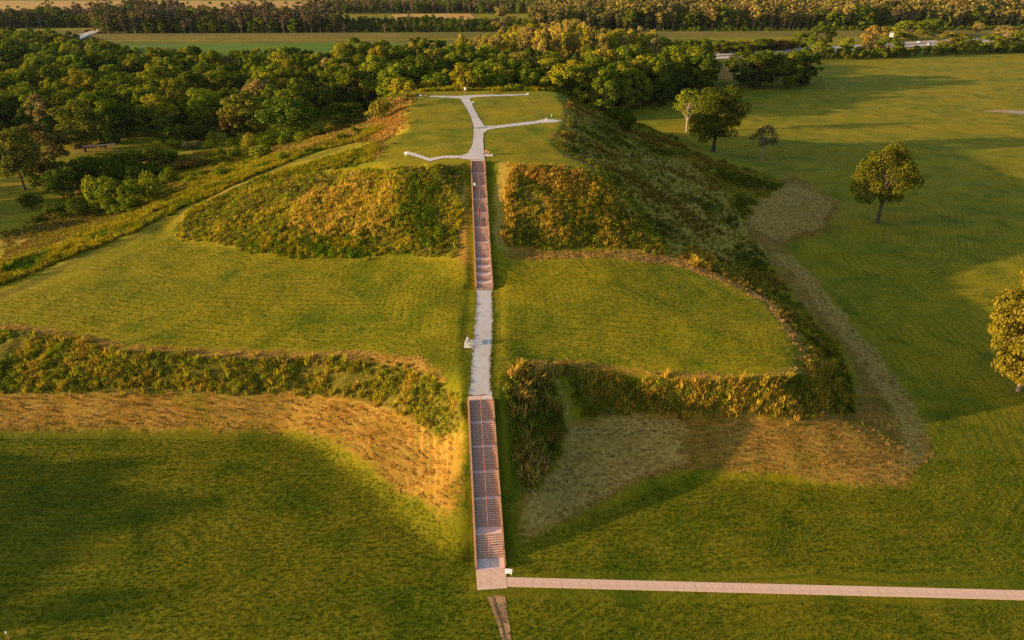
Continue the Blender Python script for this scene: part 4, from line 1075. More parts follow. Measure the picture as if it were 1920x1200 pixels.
# trees and bushes along the highway
HWY = [(1535, 98, 44, 46, G_dark, 'dark tall tree between meadow and highway'), (1500, 90, 62, 34, G_mid, 'green bush tree left of the dark highway tree'),
       (1538, 108, 78, 40, G_lit, 'low round tree in front of the highway at left'), (1584, 106, 70, 30, G_lit, 'slim bright tree against the highway'),
       (1634, 104, 50, 50, (0.21, 0.155, 0.03), 'golden tree standing in front of the highway'), (1662, 106, 72, 52, G_mid, 'green tree right of the golden highway tree'),
       (1700, 74, 40, 60, G_lit, 'broad tree behind the highway sign'), (1670, 76, 58, 36, G_yel, 'yellowish bush left of the highway sign'), (1736, 70, 36, 50, G_mid, 'darker tree right of the highway sign'),
       (1785, 94, 62, 50, (0.17, 0.16, 0.012), 'bright yellow green tree hiding the highway'), (1810, 96, 70, 44, G_mid, 'dull green tree beside the bright yellow green one'),
       (1830, 68, 42, 26, G_dry, 'thin brown tree behind the highway at right'), (1880, 92, 48, 60, G_dry, 'brownish tree at the far right behind the field'),
       (1915, 96, 58, 60, G_mid, 'green tree at the right end of the field hedge'), (1855, 98, 66, 46, G_mid, 'dark green tree in the hedge right of the highway gap'),
       (1385, 100, 78, 40, G_mid, 'bushy tree on the meadow edge above the dark clump'), (1350, 100, 76, 36, G_mid, 'bushy tree at the meadow edge near the wood'),
       (1430, 96, 72, 44, G_dark, 'round bush tree at the middle of the meadow edge'), (1465, 95, 74, 36, G_red, 'reddish bush tree at the meadow edge'), (942, 58, 12, 40, (0.17, 0.15, 0.03), 'tall round yellow tree beyond the levee above the summit')]
for i, (u, v, t, w, c, lb) in enumerate(HWY):
    P = at(u, v); add_tree('broadleaf_tree', NEAR[i % 5] if c is not G_dry else POP[i % 3], P, top_z(P[1], t), w / FOC * (P[1] * CP + CAM_H * SP), jit(c, .08), lb, 'tree')

# ---------------------------------------------------------------- shrubs one can tell apart
SHR = [(1158, 226, 196, 44, G_dark, 'dark rounded bush at the north east foot of the mound'), (1176, 248, 212, 34, G_dark, 'dark bush in front of the rounded one at the north east foot'), (1135, 212, 200, 26, G_mid, 'low bush beside the dark north east bushes'),
       (715, 226, 178, 38, (0.20, 0.17, 0.02), 'upright yellow green shrub on the west shoulder of the summit'), (796, 178, 164, 34, G_yel, 'yellow shrub behind the west end of the summit path'), (838, 178, 161, 34, G_yel, 'bright bush behind the summit left of the pole sign'),
       (866, 177, 163, 22, G_lit, 'small dense bush beside the summit pole sign'), (965, 175, 156, 34, G_lit, 'taller bush behind the east half of the summit path'), (930, 176, 163, 36, G_yel, 'low yellow bush behind the middle of the summit path'), (905, 176.5, 164, 30, G_yel, 'feathery bush behind the summit path just right of its junction'),
       (758, 186, 172, 26, G_yel, 'pale shrub at the north west corner of the summit')]
WEST = [(225, 405, 336, 70, G_mid), (190, 398, 322, 44, G_lit), (285, 385, 325, 44, G_lit), (255, 400, 342, 60, G_mid), (120, 372, 318, 60, G_dark), (150, 350, 300, 66, G_dark), (180, 338, 292, 60, G_mid), (215, 330, 288, 60, G_mid), (250, 325, 282, 60, G_mid), (290, 315, 268, 50, G_yel),
        (310, 305, 278, 46, G_mid), (230, 345, 305, 60, G_dark), (275, 340, 300, 60, G_dark), (90, 360, 320, 50, G_dark), (320, 345, 315, 34, G_mid), (335, 278, 258, 34, G_lit), (362, 280, 262, 34, G_dry), (395, 278, 262, 30, G_lit), (405, 272, 244, 24, G_yel), (440, 275, 256, 28, G_lit), (470, 278, 252, 36, G_yel),
        (505, 280, 252, 40, G_mid), (540, 272, 250, 34, G_mid), (570, 265, 247, 34, G_lit), (422, 330, 311, 34, G_mid), (384, 332, 318, 22, G_mid), (442, 297, 274, 26, G_mid), (418, 296, 276, 20, G_mid), (492, 298, 272, 40, G_lit), (345, 232, 224, 40, G_mid), (340, 262, 226, 80, G_dark), (375, 262, 236, 50, G_dark),
        (420, 318, 305, 30, G_yel), (60, 392, 362, 40, G_dark), (350, 320, 300, 40, G_red), (375, 315, 297, 46, G_red), (310, 330, 308, 44, G_mid), (640, 262, 250, 22, G_mid), (530, 300, 286, 22, G_mid), (667, 252, 236, 16, G_mid), (595, 256, 240, 30, G_yel), (360, 345, 328, 26, G_lit), (300, 362, 340, 26, G_mid), (265, 360, 335, 44, G_mid), (150, 405, 372, 50, G_dark), (105, 400, 378, 40, G_mid), (500, 268, 248, 26, G_lit), (460, 312, 302, 20, G_lit), (575, 286, 274, 18, G_lit)]
for i, (u, v, t, w, c, lb) in enumerate(SHR):
    sight_tree('shrub', BUSH[i % 3], u, v, t, w, c, lb, 'shrub')
for i, (u, v, t, w, c) in enumerate(WEST):
    lb = {G_dark: 'dark green bush in the thicket below the west slope', G_mid: 'green bush on the rough ground below the west slope', G_lit: 'bright leafy bush on the rough ground below the west slope', G_yel: 'yellow green bush on the rough west slope', G_dry: 'dry brownish bush on the rough west slope', G_red: 'rust tinged bush on the rough west slope'}[c]
    big_ = t < v - 40
    sight_tree('shrub', (NEAR[3] if big_ and c is not G_lit else BUSH[i % 3]), u, v, t, w, c, lb, 'shrub', 'bushes scattered over the rough west slope')

# ---------------------------------------------------------------- scattering by geometry nodes, for growth nobody could count
def source_collection(name, meshes):
    c = bpy.data.collections.new(name)
    for i, me in enumerate(meshes):
        c.objects.link(bpy.data.objects.new('%s_%02d' % (name, i), me))
    return c
def joined(kind, name):
    t, c = kind['trunk'], kind['crown']
    bm = bmesh.new(); bm.from_mesh(c); n0 = len(bm.faces); bm.from_mesh(t); bm.faces.ensure_lookup_table()
    for f in bm.faces[n0:]: f.material_index = 1
    me = bpy.data.meshes.new(name); bm.to_mesh(me); bm.free(); me.materials.append(M_leaf); me.materials.append(t.materials[0]); return me
def scatter(name, label, coll, P, scl, idx, tint, tilt=0.0):
    n = len(P); me = bpy.data.meshes.new(name)
    me.vertices.add(n); me.vertices.foreach_set('co', np.asarray(P, np.float32).ravel())
    rot = np.stack([rng.normal(size=n) * tilt, rng.normal(size=n) * tilt, rng.random(n) * 6.283], 1)
    a = me.attributes.new('rot', 'FLOAT_VECTOR', 'POINT'); a.data.foreach_set('vector', rot.astype(np.float32).ravel())
    a = me.attributes.new('scl', 'FLOAT_VECTOR', 'POINT'); a.data.foreach_set('vector', np.asarray(scl, np.float32).ravel())
    a = me.attributes.new('idx', 'INT', 'POINT'); a.data.foreach_set('value', np.asarray(idx, np.int32))
    a = me.attributes.new('tint', 'FLOAT_COLOR', 'POINT'); a.data.foreach_set('color', np.concatenate([tint, np.ones((n, 1))], 1).astype(np.float32).ravel())
    o = bpy.data.objects.new(name, me); COL.objects.link(o)
    g = bpy.data.node_groups.new(name, 'GeometryNodeTree')
    g.interface.new_socket('Geometry', in_out='INPUT', socket_type='NodeSocketGeometry'); g.interface.new_socket('Geometry', in_out='OUTPUT', socket_type='NodeSocketGeometry')
    N = g.nodes.new; i_, o_ = N('NodeGroupInput'), N('NodeGroupOutput')
    ci = N('GeometryNodeCollectionInfo'); ci.inputs['Collection'].default_value = coll; ci.inputs['Separate Children'].default_value = True; ci.inputs['Reset Children'].default_value = True
    ip = N('GeometryNodeInstanceOnPoints'); ip.inputs['Pick Instance'].default_value = True
    def na(nm, dt):
        q = N('GeometryNodeInputNamedAttribute'); q.data_type = dt; q.inputs['Name'].default_value = nm
        return [s for s in q.outputs if s.enabled][0]
    g.links.new(i_.outputs[0], ip.inputs['Points']); g.links.new(ci.outputs[0], ip.inputs['Instance'])
    g.links.new(na('idx', 'INT'), ip.inputs['Instance Index']); g.links.new(na('scl', 'FLOAT_VECTOR'), ip.inputs['Scale'])
    er = N('FunctionNodeEulerToRotation'); g.links.new(na('rot', 'FLOAT_VECTOR'), er.inputs[0]); g.links.new(er.outputs[0], ip.inputs['Rotation'])
    g.links.new(ip.outputs[0], o_.inputs[0])
    md = o.modifiers.new('scatter', 'NODES'); md.node_group = g
    tag(o, label, kind='stuff'); return o

def grid_points(poly, sp, jitter=0.45):
    poly = np.asarray(poly); x0, y0 = poly.min(0); x1, y1 = poly.max(0)
    X, Y = np.meshgrid(np.arange(x0, x1, sp), np.arange(y0, y1, sp)); X = X.ravel(); Y = Y.ravel()
    X = X + rng.uniform(-jitter, jitter, X.shape) * sp; Y = Y + rng.uniform(-jitter, jitter, Y.shape) * sp
    m = inside(poly, X, Y); return np.stack([X[m], Y[m]], 1)
def project(P, z):
    dep = P[:, 1] * CP + (CAM_H - z) * SP
    return 960 + FOC * P[:, 0] / dep, 600 - FOC * ((z - CAM_H) * CP + P[:, 1] * SP) / dep
def visible_top(P, H):
    """can the top of a tree at P be seen over the mound, within the frame"""
    u, v = project(P, H * 0.85); ok = (u > -20) & (u < 1940) & (v > -20)
    for f in np.linspace(0.35, 0.97, 40):
        x, y = P[:, 0] * f, P[:, 1] * f; z = CAM_H + (H * 0.9 - CAM_H) * f
        ok &= height(x, y) < z
    return ok

# the wood north and west of the mound
WOOD = [at(*p)[:2] for p in [(-500, 300), (-100, 268), (110, 262), (210, 284), (300, 262), (330, 250), (400, 248), (480, 240), (560, 238), (620, 224), (700, 206)]] + \
       [(-55, 362), (0, 372), (50, 374)] + [at(*p)[:2] for p in [(1196, 208), (1325, 186), (1328, 168), (1318, 130), (1200, 118), (900, 122), (600, 138), (430, 146), (300, 136), (200, 118), (120, 98), (0, 88), (-500, 90)]]
W = grid_points(WOOD, 10.6)
u, v = project(W, 0)
goldz = ((u > 850) & (u < 1230) & (v < 150)) | ((u > 760) & (u < 850) & (v < 168) & (v > 140) & (rng.random(len(W)) < 0.25))
Hh = rng.uniform(12, 22, len(W)) + 2.5 * (vnoise(W[:, 0], W[:, 1], 40, 3) - .5)
Hh = np.where(goldz, rng.uniform(20, 27, len(W)) + 10 * np.clip(1 - np.abs(u - 1060) / 190, 0, 1), Hh)
Hh = np.where((u > 640) & (u < 1330) & ~goldz, Hh * 1.12, Hh)
Hh = np.where((v > 175) & (u < 700), Hh * 0.9, Hh)
nz = vnoise(W[:, 0], W[:, 1], 22, 8) * 0.5 + rng.random(len(W)) * 0.5
def wood_tint(i):
    if goldz[i]: return jit([G_gold, (0.28, 0.225, 0.035), G_yel, (0.22, 0.18, 0.045)][int(rng.integers(4))], .12)
    r_ = rng.random()
    if r_ < 0.03: return jit(G_dry)
    if u[i] > 1000 and r_ < 0.25: return jit(G_yel)
    return jit(G_dark if nz[i] < 0.32 else G_mid if nz[i] < 0.54 else G_lit if nz[i] < 0.74 else G_yel)
dist = np.hypot(W[:, 0], W[:, 1])
vis = visible_top(W, Hh) & (dist < 640)
order = np.where(vis)[0]; order = order[np.argsort(dist[order] / Hh[order])]
NIND = 245
front = set(order[:NIND].tolist())
for i in sorted(front):
    kind = POP[int(rng.integers(3))] if goldz[i] else NEAR[int(rng.integers(5))]
    t = wood_tint(i)
    look = 'golden' if goldz[i] else ('dry brownish' if t[0] > 0.19 else 'yellow green' if t[0] > .14 else 'bright green' if t[0] > 0.085 else 'green' if t[0] > 0.047 else 'dark green')
    zones = [(110, 'behind the far left trees'), (230, 'behind the big rounded tree'), (330, 'above the rail fence'), (430, 'left of the yellow green tree'), (520, 'behind the yellow green tree'), (620, 'behind the round bright tree'),
             (720, 'behind the brown west shoulder'), (760, 'behind the north west corner'), (800, 'behind the west path end'), (880, 'behind the summit pole sign'), (930, 'behind the east path'), (970, 'right of the east path end'), (1010, 'behind the summit east lawn'), (1060, 'behind the north east corner'), (1100, 'just right of the summit'), (1150, 'above the two dark bushes'), (1200, 'beyond the east slope'), (3000, 'at the east tip of the wood')]
    where = [w for lim, w in zones if u[i] < lim][0]
    size_ = 'tall' if Hh[i] > 19 else 'short' if Hh[i] < 15 else 'middling'
    row_ = 'front' if dist[i] < 400 else 'deep'
    add_tree('woodland_tree', kind, W[i], Hh[i], kind['W'] * rng.uniform(.85, 1.2) * (0.9 if goldz[i] else Hh[i] / 17), t, '%s %s tree %s, %s row' % (size_, look, where, row_), 'tree', 'trees of the wood behind the mound')
print('wood', len(W), 'visible', len(order))
rest = np.array([i for i in range(len(W)) if i not in front])
CW = source_collection('woodsource', [joined(k, 'w') for k in NEAR + POP])
idx = np.where(goldz[rest], rng.integers(5, 8, len(rest)), rng.integers(0, 5, len(rest)))
refH = np.where(goldz[rest], 22, 18)
sc = Hh[rest] / refH
scatter('woodland', 'deep mass of mixed green and golden trees behind the mound', CW, np.stack([W[rest, 0], W[rest, 1], np.zeros(len(rest))], 1), np.stack([sc, sc, sc], 1), idx, np.array([wood_tint(i) for i in rest]))

# far belts of trees beyond the levee
CF = source_collection('farsource', [joined(k, 'f') for k in FARB + FARP])
def belt(name, label, poly, sp, hlo, hhi, pop, tints, edge_dark=0.0):
    P = grid_points([at(*p)[:2] for p in poly], sp); n = len(P)
    isp = rng.random(n) < pop * (0.4 + 1.2 * vnoise(P[:, 0], P[:, 1], 60, 4))
    H = rng.uniform(hlo, hhi, n) * rng.uniform(.75, 1.12, n) * (0.7 + 0.55 * vnoise(P[:, 0], P[:, 1], 45, 6)); H = np.where(isp, H * 1.12, H * 0.85)
    idx = np.where(isp, rng.integers(3, 6, n), rng.integers(0, 3, n)); s = H / np.where(isp, 26, 20)
    tn = np.array([jit(tints[0][int(rng.integers(len(tints[0])))] if q else tints[1][int(rng.integers(len(tints[1])))], .2) for q in isp])
    scatter(name, label, CF, np.stack([P[:, 0], P[:, 1], np.zeros(n)], 1), np.stack([s * np.where(isp, 1.0, 1.25) * rng.uniform(.8, 1.25, n), s * np.where(isp, 1.0, 1.25), s], 1), idx, tn)
PG = [(0.22, 0.185, 0.038), (0.17, 0.14, 0.040), (0.25, 0.20, 0.036), (0.13, 0.115, 0.03)]
PD = [(0.15, 0.11, 0.050), (0.115, 0.085, 0.045), (0.09, 0.085, 0.022)]
belt('distant_wood', 'far belt of purple brown and dark green trees beyond the levee at left', [(178, 65), (640, 64), (640, 44), (178, 40)], 8.8, 22, 29, 0.55, (PD, [G_dark, G_dark, G_mid]))
belt('distant_wood', 'low dark belt of trees beyond the levee above the summit', [(640, 64), (1010, 62), (1010, 46), (640, 46)], 10, 11, 14, 0.1, (PD, [G_dark, G_dark, G_mid]))
belt('distant_wood', 'tall golden and brown tree belt beyond the highway', [(1000, 62), (1280, 60), (1990, 52), (1990, 26), (1000, 34)], 9.5, 24, 32, 0.75, (PG, [G_dark, G_mid]))
belt('distant_wood', 'dark trees beyond the small stubble field', [(560, 26), (1010, 26), (1010, 14), (640, 14)], 13, 17, 24, 0.35, (PD, [G_dark, G_mid]))
belt('distant_wood', 'dark belt of trees at the far left edge', [(-160, 56), (172, 52), (172, 40), (-160, 44)], 10, 19, 25, 0.3, (PD, [G_dark, G_dark, G_mid]))
belt('hedge', 'low hedge of bushes between the east field and the highway', [(1480, 113), (1600, 113), (1700, 108), (1760, 104), (1990, 97), (1990, 84), (1830, 88), (1760, 96), (1680, 102), (1500, 103)], 6.5, 5.0, 9.0, 0.02, (PG, [G_mid, G_lit, G_dark]))
belt('hedge', 'row of bushes along the levee foot behind the highway', [(1000, 63), (1400, 62), (1960, 55), (1960, 58), (1400, 66), (1000, 66)], 7, 5.0, 9.0, 0.0, (PG, [G_mid, G_dark]))
belt('hedge', 'bushes along the meadow edge left of the highway', [(1325, 103), (1500, 94), (1500, 88), (1325, 95)], 7, 6, 10, 0.02, (PG, [G_mid, G_dark, G_red]))
belt('woodland', 'wood west of the mound beyond the left edge', [(-260, 450), (-420, 480), (-1500, 560), (-1500, 300), (-560, 285), (-330, 300)], 11, 15, 20, 0.02, (PD, [G_dark, G_mid]))
# trees beyond the left edge of the view, whose long shadows cross the lower lawn
for i, (x, y, h) in enumerate([(-166, 74, 16), (-158, 64, 17), (-168, 56, 18), (-158, 47, 17), (-178, 67, 18), (-164, 38, 15)]):
    add_tree('shade_tree', NEAR[i % 5], (x, y), h, 15, G_mid, 'green tree west of the lower lawn casting a long shadow', 'tree', 'trees west of the lower lawn')

# ---------------------------------------------------------------- tall grass, weeds, straw
def blades(name, n, r, h, w, lean, curve=0.3, mat=None):
    a = rng.random(n) * 6.283; rr = r * np.sqrt(rng.random(n)); x, y = rr * np.cos(a), rr * np.sin(a)
    hh = h * rng.uniform(0.55, 1.1, n); b = a + rng.normal(size=n) * 0.8; le = lean * hh * rng.uniform(0.3, 1.2, n)
    dx, dy = np.cos(b) * le, np.sin(b) * le; px, py = -np.sin(b) * w / 2, np.cos(b) * w / 2; o = np.zeros(n)
    V = np.stack([np.stack([x - px, y - py, o - .1], 1), np.stack([x + px, y + py, o - .1], 1),
                  np.stack([x + px * .8 + dx * .35, y + py * .8 + dy * .35, hh * .6], 1), np.stack([x - px * .8 + dx * .35, y - py * .8 + dy * .35, hh * .6], 1),
                  np.stack([x + px * .15 + dx, y + py * .15 + dy, hh * (1 - curve * .5)], 1), np.stack([x - px * .15 + dx, y - py * .15 + dy, hh * (1 - curve * .5)], 1)], 1).reshape(-1, 3)
    k = np.arange(n)[:, None] * 6
    F = np.concatenate([k + np.array([[0, 1, 2, 3]]), k + np.array([[3, 2, 4, 5]])])
    return raw_mesh(name, V, F, M_blade)
def weed(name, n, r, h, leaf):
    d = rdir(n * 2); d = d[d[:, 2] > 0.0][:n]; rr = rng.uniform(0.45, 1.05, len(d))
    return quad_mesh(name, d * np.array([r, r, h]) * rr[:, None], d + rng.normal(size=d.shape) * 0.6, leaf, M_leaf)
def litter(name, n, r, ln):
    a = rng.random(n) * 6.283; rr = r * np.sqrt(rng.random(n)); C = np.stack([rr * np.cos(a), rr * np.sin(a), rng.uniform(0.0, 0.12, n)], 1)
    t = rng.normal(size=n) * 0.5; D = np.stack([np.cos(t), np.sin(t), rng.normal(size=n) * 0.15], 1) * ln * rng.uniform(.5, 1.2, n)[:, None] / 2
    Q = np.stack([-np.sin(t), np.cos(t), rng.uniform(-.8, .8, n)], 1) * 0.028
    V = np.stack([C - D - Q, C + D - Q, C + D + Q, C - D + Q], 1).reshape(-1, 3); return raw_mesh(name, V, np.arange(4 * n).reshape(n, 4), M_blade)
TUFTS = source_collection('tuftsource', [blades('t0', 34, .45, 1.15, .075, .35), blades('t1', 30, .38, 1.3, .07, .5), blades('t2', 36, .55, .95, .08, .6),
                                          weed('w0', 90, .65, .75, .17), weed('w1', 110, .85, .95, .19), weed('w2', 80, .6, 1.15, .16),
                                          litter('l0', 40, .7, .38), litter('l1', 36, .8, .45)])
SHORT = source_collection('shortsource', [blades('s0', 16, .22, .15, .05, .9), blades('s1', 14, .26, .12, .055, 1.1), weed('s2', 16, .2, .09, .09)])
gold, green, olive, dark, brown, orange, lush, yelg, tan = (0.35, 0.25, 0.024), (0.120, 0.140, 0.006), (0.180, 0.155, 0.012), (0.075, 0.082, 0.005), (0.18, 0.13, 0.024), (0.40, 0.235, 0.036), (0.080, 0.140, 0.006), (0.25, 0.215, 0.009), (0.48, 0.28, 0.075)
T_, W_ = (0, 1, 2), (3, 4, 5)
# (outline, plants per square metre, patch size, [(share, tint, kinds, size)])
BR = [
    (BRUSH[0], 2.3, 2.2, [(.14, dark, W_, .6), (.22, (0.15, 0.18, 0.008), W_, .8), (.10, olive, W_, .65), (.30, (0.32, 0.28, 0.014), T_, .85), (.24, gold, T_, .85)]),
    (BRUSH[1], 2.6, 2.4, [(.20, dark, W_, .8), (.45, (0.14, 0.17, 0.008), W_, .9), (.15, olive, W_, 1.3), (.20, (0.36, 0.25, 0.04), T_, 1.4)]),
    (BRUSH[2], 2.8, 3.0, [(.12, dark, W_, .75), (.28, (0.15, 0.17, 0.008), W_, .85), (.16, olive, W_, .8), (.44, gold, T_, .95)]),
    (BRUSH[3], 1.0, 12.0, [(.12, (0.08, 0.09, 0.01), W_, 1.1), (.16, (0.16, 0.15, 0.016), W_, .9), (.34, (0.26, 0.21, 0.014), T_, .5), (.20, (0.25, 0.16, 0.020), T_, .5), (.18, (0.18, 0.12, 0.016), T_, .9)]),
    (BRUSH[4], 2.8, 4.6, [(.14, dark, W_, .7), (.22, (0.24, 0.20, 0.016), W_, .6), (.22, (0.15, 0.17, 0.008), W_, .8), (.20, (0.27, 0.19, 0.03), T_, .55), (.22, gold, T_, .9)]),
    (BRUSH[5], 2.4, 4.6, [(.10, dark, W_, .65), (.22, (0.23, 0.20, 0.016), W_, .6), (.24, (0.15, 0.18, 0.008), W_, .75), (.22, (0.27, 0.19, 0.03), T_, .5), (.22, (0.34, 0.29, 0.014), T_, .8)]),
    (BRUSH[6], 2.6, 7.0, [(.25, green, T_, .9), (.50, yelg, T_, .95), (.12, olive, T_, .8), (.13, lush, W_, .7)]),
    (BRUSH[7], 2.8, 6.0, [(.25, green, T_, .8), (.45, yelg, T_, .85), (.15, olive, T_, .8), (.15, lush, W_, .8)]),
    (plan([(552, 385), (600, 350), (680, 340), (745, 365), (755, 420), (700, 440), (600, 438), (545, 420)]), 2.3, 2.2, [(.65, (0.44, 0.32, 0.035), T_, 1.0), (.2, (0.46, 0.32, 0.05), T_, 1.0), (.15, olive, W_, .7)]),
    (plan([(742, 335), (800, 325), (822, 350), (815, 420), (840, 455), (790, 470), (755, 440), (745, 390)]), 2.2, 1.8, [(.5, lush, W_, .95), (.3, green, W_, .9), (.2, yelg, T_, .8)]),
    (plan([(480, 440), (600, 450), (700, 455), (690, 480), (560, 482), (470, 472)]), 2.6, 2.5, [(.5, yelg, T_, .9), (.5, lush, W_, .9)]),
    (plan([(947, 322), (957, 320), (962, 400), (968, 464), (954, 466), (949, 400)]), 4.0, 2.5, [(.8, (0.38, 0.25, 0.03), T_, 1.05), (.2, yelg, T_, .9)]),
    (plan([(965, 312), (1085, 318), (1095, 340), (1040, 350), (975, 332)]), 3.2, 2.5, [(1.0, orange, T_, .9)]),
    (plan([(1060, 352), (1150, 345), (1180, 420), (1080, 450)]), 1.5, 2.5, [(.5, gold, T_, .9), (.5, yelg, W_, .9)]),
    (plan([(1180, 735), (1300, 735), (1480, 740), (1500, 785), (1300, 772), (1190, 765)]), 2.4, 2.5, [(1.0, gold, T_, 1.0)]),
    (plan([(1000, 690), (1040, 690), (1045, 700), (965, 860), (985, 915), (1010, 885), (1005, 800), (985, 740)]), 1.4, 2.5, [(1.0, (0.36, 0.25, 0.05), T_, 1.6)]),
    (plan([(1290, 470), (1330, 480), (1345, 505), (1300, 500)]), 2.0, 2.5, [(1.0, gold, T_, 1.1)]),
    (BROWN[0], 2.4, 3.5, [(.7, (0.33, 0.185, 0.038), T_, .55), (.3, brown, T_, .6)]),
    (plan([(640, 250), (700, 222), (770, 176), (760, 186), (700, 230), (690, 245), (560, 285), (480, 300), (520, 275)]), 2.5, 4, [(.4, (0.3, 0.19, 0.05), T_, 1.2), (.3, yelg, T_, 1.0), (.3, green, W_, 1.1)]),
    (BROWN[3], 1.6, 6, [(.5, brown, T_, .6), (.5, olive, T_, .7)]),
    (plan([(300, 300), (450, 280), (600, 258), (560, 285), (480, 303), (400, 333), (320, 368), (180, 396), (60, 420), (150, 360), (250, 340)]), 2.2, 4, [(.3, green, W_, 1.2), (.2, dark, W_, 1.3), (.3, (0.25, 0.16, 0.04), T_, 1.0), (.2, yelg, T_, 1.0)]),
    ([(-46, 286), (-44, 280), (-48, 276), (-52, 286), (-46, 294), (18, 294), (22, 284), (18, 287)], 3.0, 3, [(.55, yelg, T_, 1.2), (.45, green, W_, 1.2)]),
]
def warped_points(poly, sp, soft=0.35):
    poly = np.asarray(poly); x0, y0 = poly.min(0) - 3; x1, y1 = poly.max(0) + 3
    X, Y = np.meshgrid(np.arange(x0, x1, sp), np.arange(y0, y1, sp)); X = X.ravel(); Y = Y.ravel()
    X = X + rng.uniform(-.6, .6, X.shape) * sp; Y = Y + rng.uniform(-.6, .6, Y.shape) * sp; k = np.clip((Y - 60) / 80, 0.5, 1.6)
    U = X + ((fbm(X, Y, 7.0, 61) - .5) * 3.2 + (fbm(X, Y, 1.6, 63, 2) - .5) * 0.9) * k + rng.normal(size=X.shape) * soft
    V = Y + ((fbm(X, Y, 7.0, 62) - .5) * 3.2 + (fbm(X, Y, 1.6, 64, 2) - .5) * 0.9) * k + rng.normal(size=X.shape) * soft
    m = inside(poly, U, V); return np.stack([X[m], Y[m]], 1)
def tufts(spec):
    PS, SC, ID, TT = [], [], [], []
    for k, (poly, dens, psz, pal) in enumerate(spec):
        P = warped_points(poly, 1 / math.sqrt(dens), 0.35 if k < 8 or k == 11 else 0.9); n = len(P)
        if not n: continue
        # leave the stairs and paths free
        free = np.ones(n, bool)
        for a, b, w in ((S0, S1, 3.6), (S1, S2, 3.2), (S2, S3, 3.4)): free &= seg_dist(a, b, P[:, 0], P[:, 1])[0] > w
        free &= vnoise(P[:, 0], P[:, 1], 2.6, 77 + k) > 0.17
        for t in TRACKS[:2]: free &= ~inside(t, P[:, 0], P[:, 1])
        P = P[free]; n = len(P)
        q = fbm(P[:, 0], P[:, 1], psz, 30 + k, 3); q = np.argsort(np.argsort(q + rng.normal(size=n) * 0.07)) / max(n, 1)
        cum = np.cumsum([p[0] for p in pal]); c = np.minimum(np.searchsorted(cum, q * cum[-1]), len(pal) - 1)
        # shuffle the order of kinds so that neighbours in the list are not neighbours on the ground
        tn = np.array([pal[i][1] for i in c]) * (1 + rng.uniform(-.3, .3, (n, 1))) * (1 + rng.uniform(-.1, .1, (n, 3)))
        s = np.array([pal[i][3] for i in c]) * rng.uniform(.65, 1.3, n)
        ii = np.array([pal[i][2][int(r_ * len(pal[i][2]))] for i, r_ in zip(c, rng.random(n))])
        PS.append(np.stack([P[:, 0], P[:, 1], height(P[:, 0], P[:, 1])], 1)); SC.append(np.stack([s, s, s * rng.uniform(.85, 1.2, n)], 1)); ID.append(ii); TT.append(tn)
    return np.concatenate(PS), np.concatenate(SC), np.concatenate(ID), np.concatenate(TT)
P_, S_, I_, T0 = tufts(BR); print('brush', len(P_))
scatter('tall_grass', 'tall dry and green grass and weeds covering the banks and slopes of the mound', TUFTS, P_, S_, I_, T0, 0.12)
SPEC = [(STRAW[0], 0.8, 2.0, [(.6, (0.44, 0.25, 0.05), (6, 7), .9), (.4, (0.32, 0.19, 0.04), (6, 7), .8)]), (STRAW[1], 1.6, 2.0, [(.5, (0.42, 0.26, 0.05), (6, 7), .5), (.5, (0.24, 0.15, 0.03), (6, 7), .5)])] + \
       [(s, 1.0, 2, [(1.0, tan, (6, 7), .8)]) for s in STRAW[2:5]]
P_, S_, I_, T0 = tufts(SPEC); print('straw', len(P_))
scatter('cut_straw', 'cut straw lying on the mown aprons and edges of the mound', TUFTS, P_, S_, I_, T0, 0.05)
# short lawn grass, thick enough to catch the low sun
LAWN = [(plan([(-60, 820), (600, 820), (860, 1000), (870, 1040), (880, 1125), (-60, 1230)]), 4.4), (plan([(-60, 1230), (880, 1125), (1980, 1140), (1980, 1230)]), 4.4), (plan([(975, 1020), (1280, 890), (1700, 920), (1760, 860), (1980, 860), (1980, 1080), (960, 1070)]), 4.2),
        (plan([(0, 600), (0, 570), (330, 440), (850, 490), (880, 540), (870, 690), (700, 655), (250, 645), (0, 612)]), 2.4), (plan([(932, 490), (1260, 496), (1400, 545), (1480, 620), (1480, 690), (1000, 676), (932, 740)]), 2.4), (plan([(1760, 860), (1560, 560), (1460, 470), (1980, 450), (1980, 860)]), 0.9)]
PS, TT = [], []
for poly, dens in LAWN:
    P = grid_points(poly, 1 / math.sqrt(dens), 0.8); P = P[(seg_dist(S0, S1, P[:, 0], P[:, 1])[0] > 2.3) & (seg_dist(S1, S2, P[:, 0], P[:, 1])[0] > 2.6) & (seg_dist((wa.x, wa.y, 0), (wb.x, wb.y, 0), P[:, 0], P[:, 1])[0] > 1.0)]
    q = fbm(P[:, 0], P[:, 1], 2.2, 50, 3) + rng.normal(size=len(P)) * 0.1
    c1, c2, c3 = np.array([(0.042, 0.064, 0.0025)]), np.array([(0.098, 0.118, 0.0035)]), np.array([(0.17, 0.145, 0.008)])
    f = np.clip((q[:, None] - 0.3) / 0.4, 0, 1)
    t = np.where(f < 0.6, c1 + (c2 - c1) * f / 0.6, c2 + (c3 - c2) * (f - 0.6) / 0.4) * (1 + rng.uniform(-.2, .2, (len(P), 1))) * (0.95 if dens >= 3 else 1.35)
    PS.append(np.stack([P[:, 0], P[:, 1], height(P[:, 0], P[:, 1])], 1)); TT.append(t)
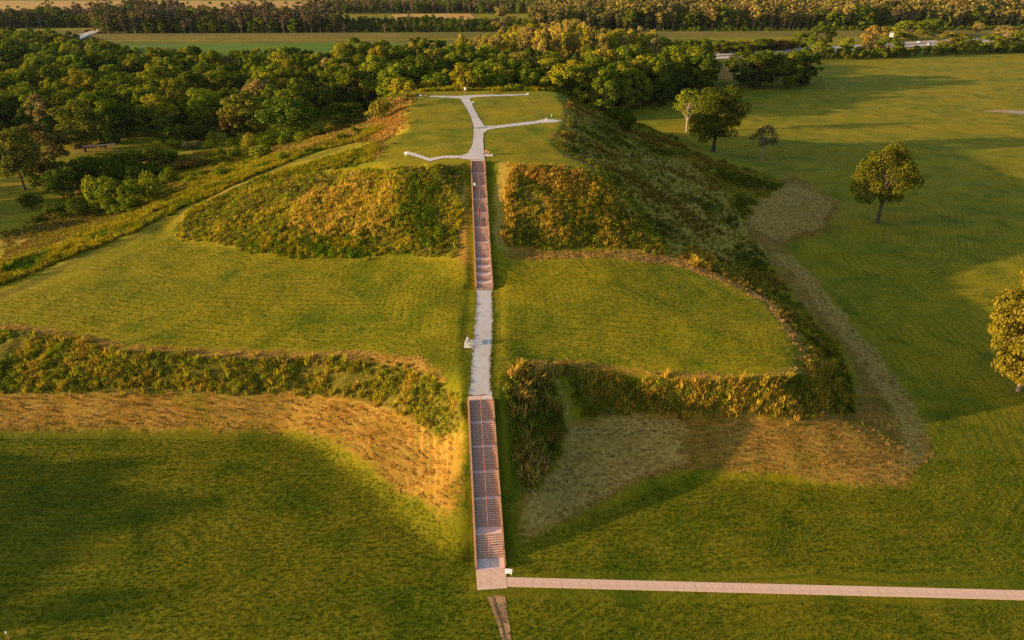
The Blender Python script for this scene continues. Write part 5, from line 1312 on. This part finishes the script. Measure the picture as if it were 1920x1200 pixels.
# ragged fringe of grass along the gravel
for pth in (low_path, top_path):
    b_ = np.array(densify([(x, y, 0) for x, y in pth] + [(pth[0][0], pth[0][1], 0)], 0.22))[:, :2]; b_ = b_ + rng.normal(size=b_.shape) * 0.10
    b_ = b_[(np.hypot(b_[:, 0] - S1[0], b_[:, 1] - S1[1]) > 2.6) & (np.hypot(b_[:, 0] - S2[0], b_[:, 1] - S2[1]) > 2.4) & (np.hypot(b_[:, 0] - S3[0], b_[:, 1] - S3[1]) > 2.4)]
    PS.append(np.stack([b_[:, 0], b_[:, 1], height(b_[:, 0], b_[:, 1])], 1)); TT.append(np.tile([(0.13, 0.13, 0.01)], (len(b_), 1)) * rng.uniform(.6, 1.3, (len(b_), 1)))
P_ = np.concatenate(PS); T0 = np.concatenate(TT); n = len(P_); s = rng.uniform(.5, 1.0, n); nf = len(PS[-1]) + len(PS[-2]); s[-nf:] *= 1.5; s[-len(PS[-1]):] *= 0.55; print('lawn', n)
scatter('lawn_grass', 'short grass of the lawns with a ragged fringe along the gravel', SHORT, P_, np.stack([s, s, s], 1), rng.integers(0, 3, n), T0, 0.1)

# alike labels are told apart by their order in the view
def order_labels():
    words = ['leftmost', 'second from left', 'third from left', 'fourth from left', 'fifth from left', 'sixth from left', 'seventh from left', 'eighth from left', 'ninth from left', 'tenth from left', 'eleventh from left', 'twelfth from left', 'thirteenth from left', 'fourteenth from left', 'fifteenth from left']
    by = {}
    for o in scene.objects:
        if o.parent is None and o.get('category') and o.get('group'): by.setdefault(o['label'], []).append(o)
    for lb, os_ in by.items():
        if len(os_) < 2: continue
        os_.sort(key=lambda o: o.location.x / (o.location.y * CP + (CAM_H - o.location.z) * SP))
        n = len(os_)
        for k, o in enumerate(os_):
            if k < 5 or n < 8: w_ = words[min(k, 14)] if k != n - 1 else 'rightmost'
            elif k == n - 1: w_ = 'rightmost'
            elif n - 1 - k < 15 and n - 1 - k < k: w_ = words[n - 1 - k].replace('left', 'right')
            else: w_ = words[min(k, 14)]
            o['label'] = w_ + ' ' + lb
order_labels()

# ---------------------------------------------------------------- the hazy evening air
hz = MB().box(-5600, 5600, -2200, 7400, -3.0, 78.0).build('haze', [])
hm, hnt, hout = new_mat('air'); hv = hnt.nodes.new('ShaderNodeVolumePrincipled')
hv.inputs['Color'].default_value = (0.72, 0.80, 0.95, 1); hv.inputs['Density'].default_value = 0.000010; hv.inputs['Anisotropy'].default_value = 0.2
hnt.links.new(hv.outputs[0], hout.inputs['Volume']); hz.data.materials.append(hm)
tag(hz, 'thin evening haze over the plain', kind='stuff')
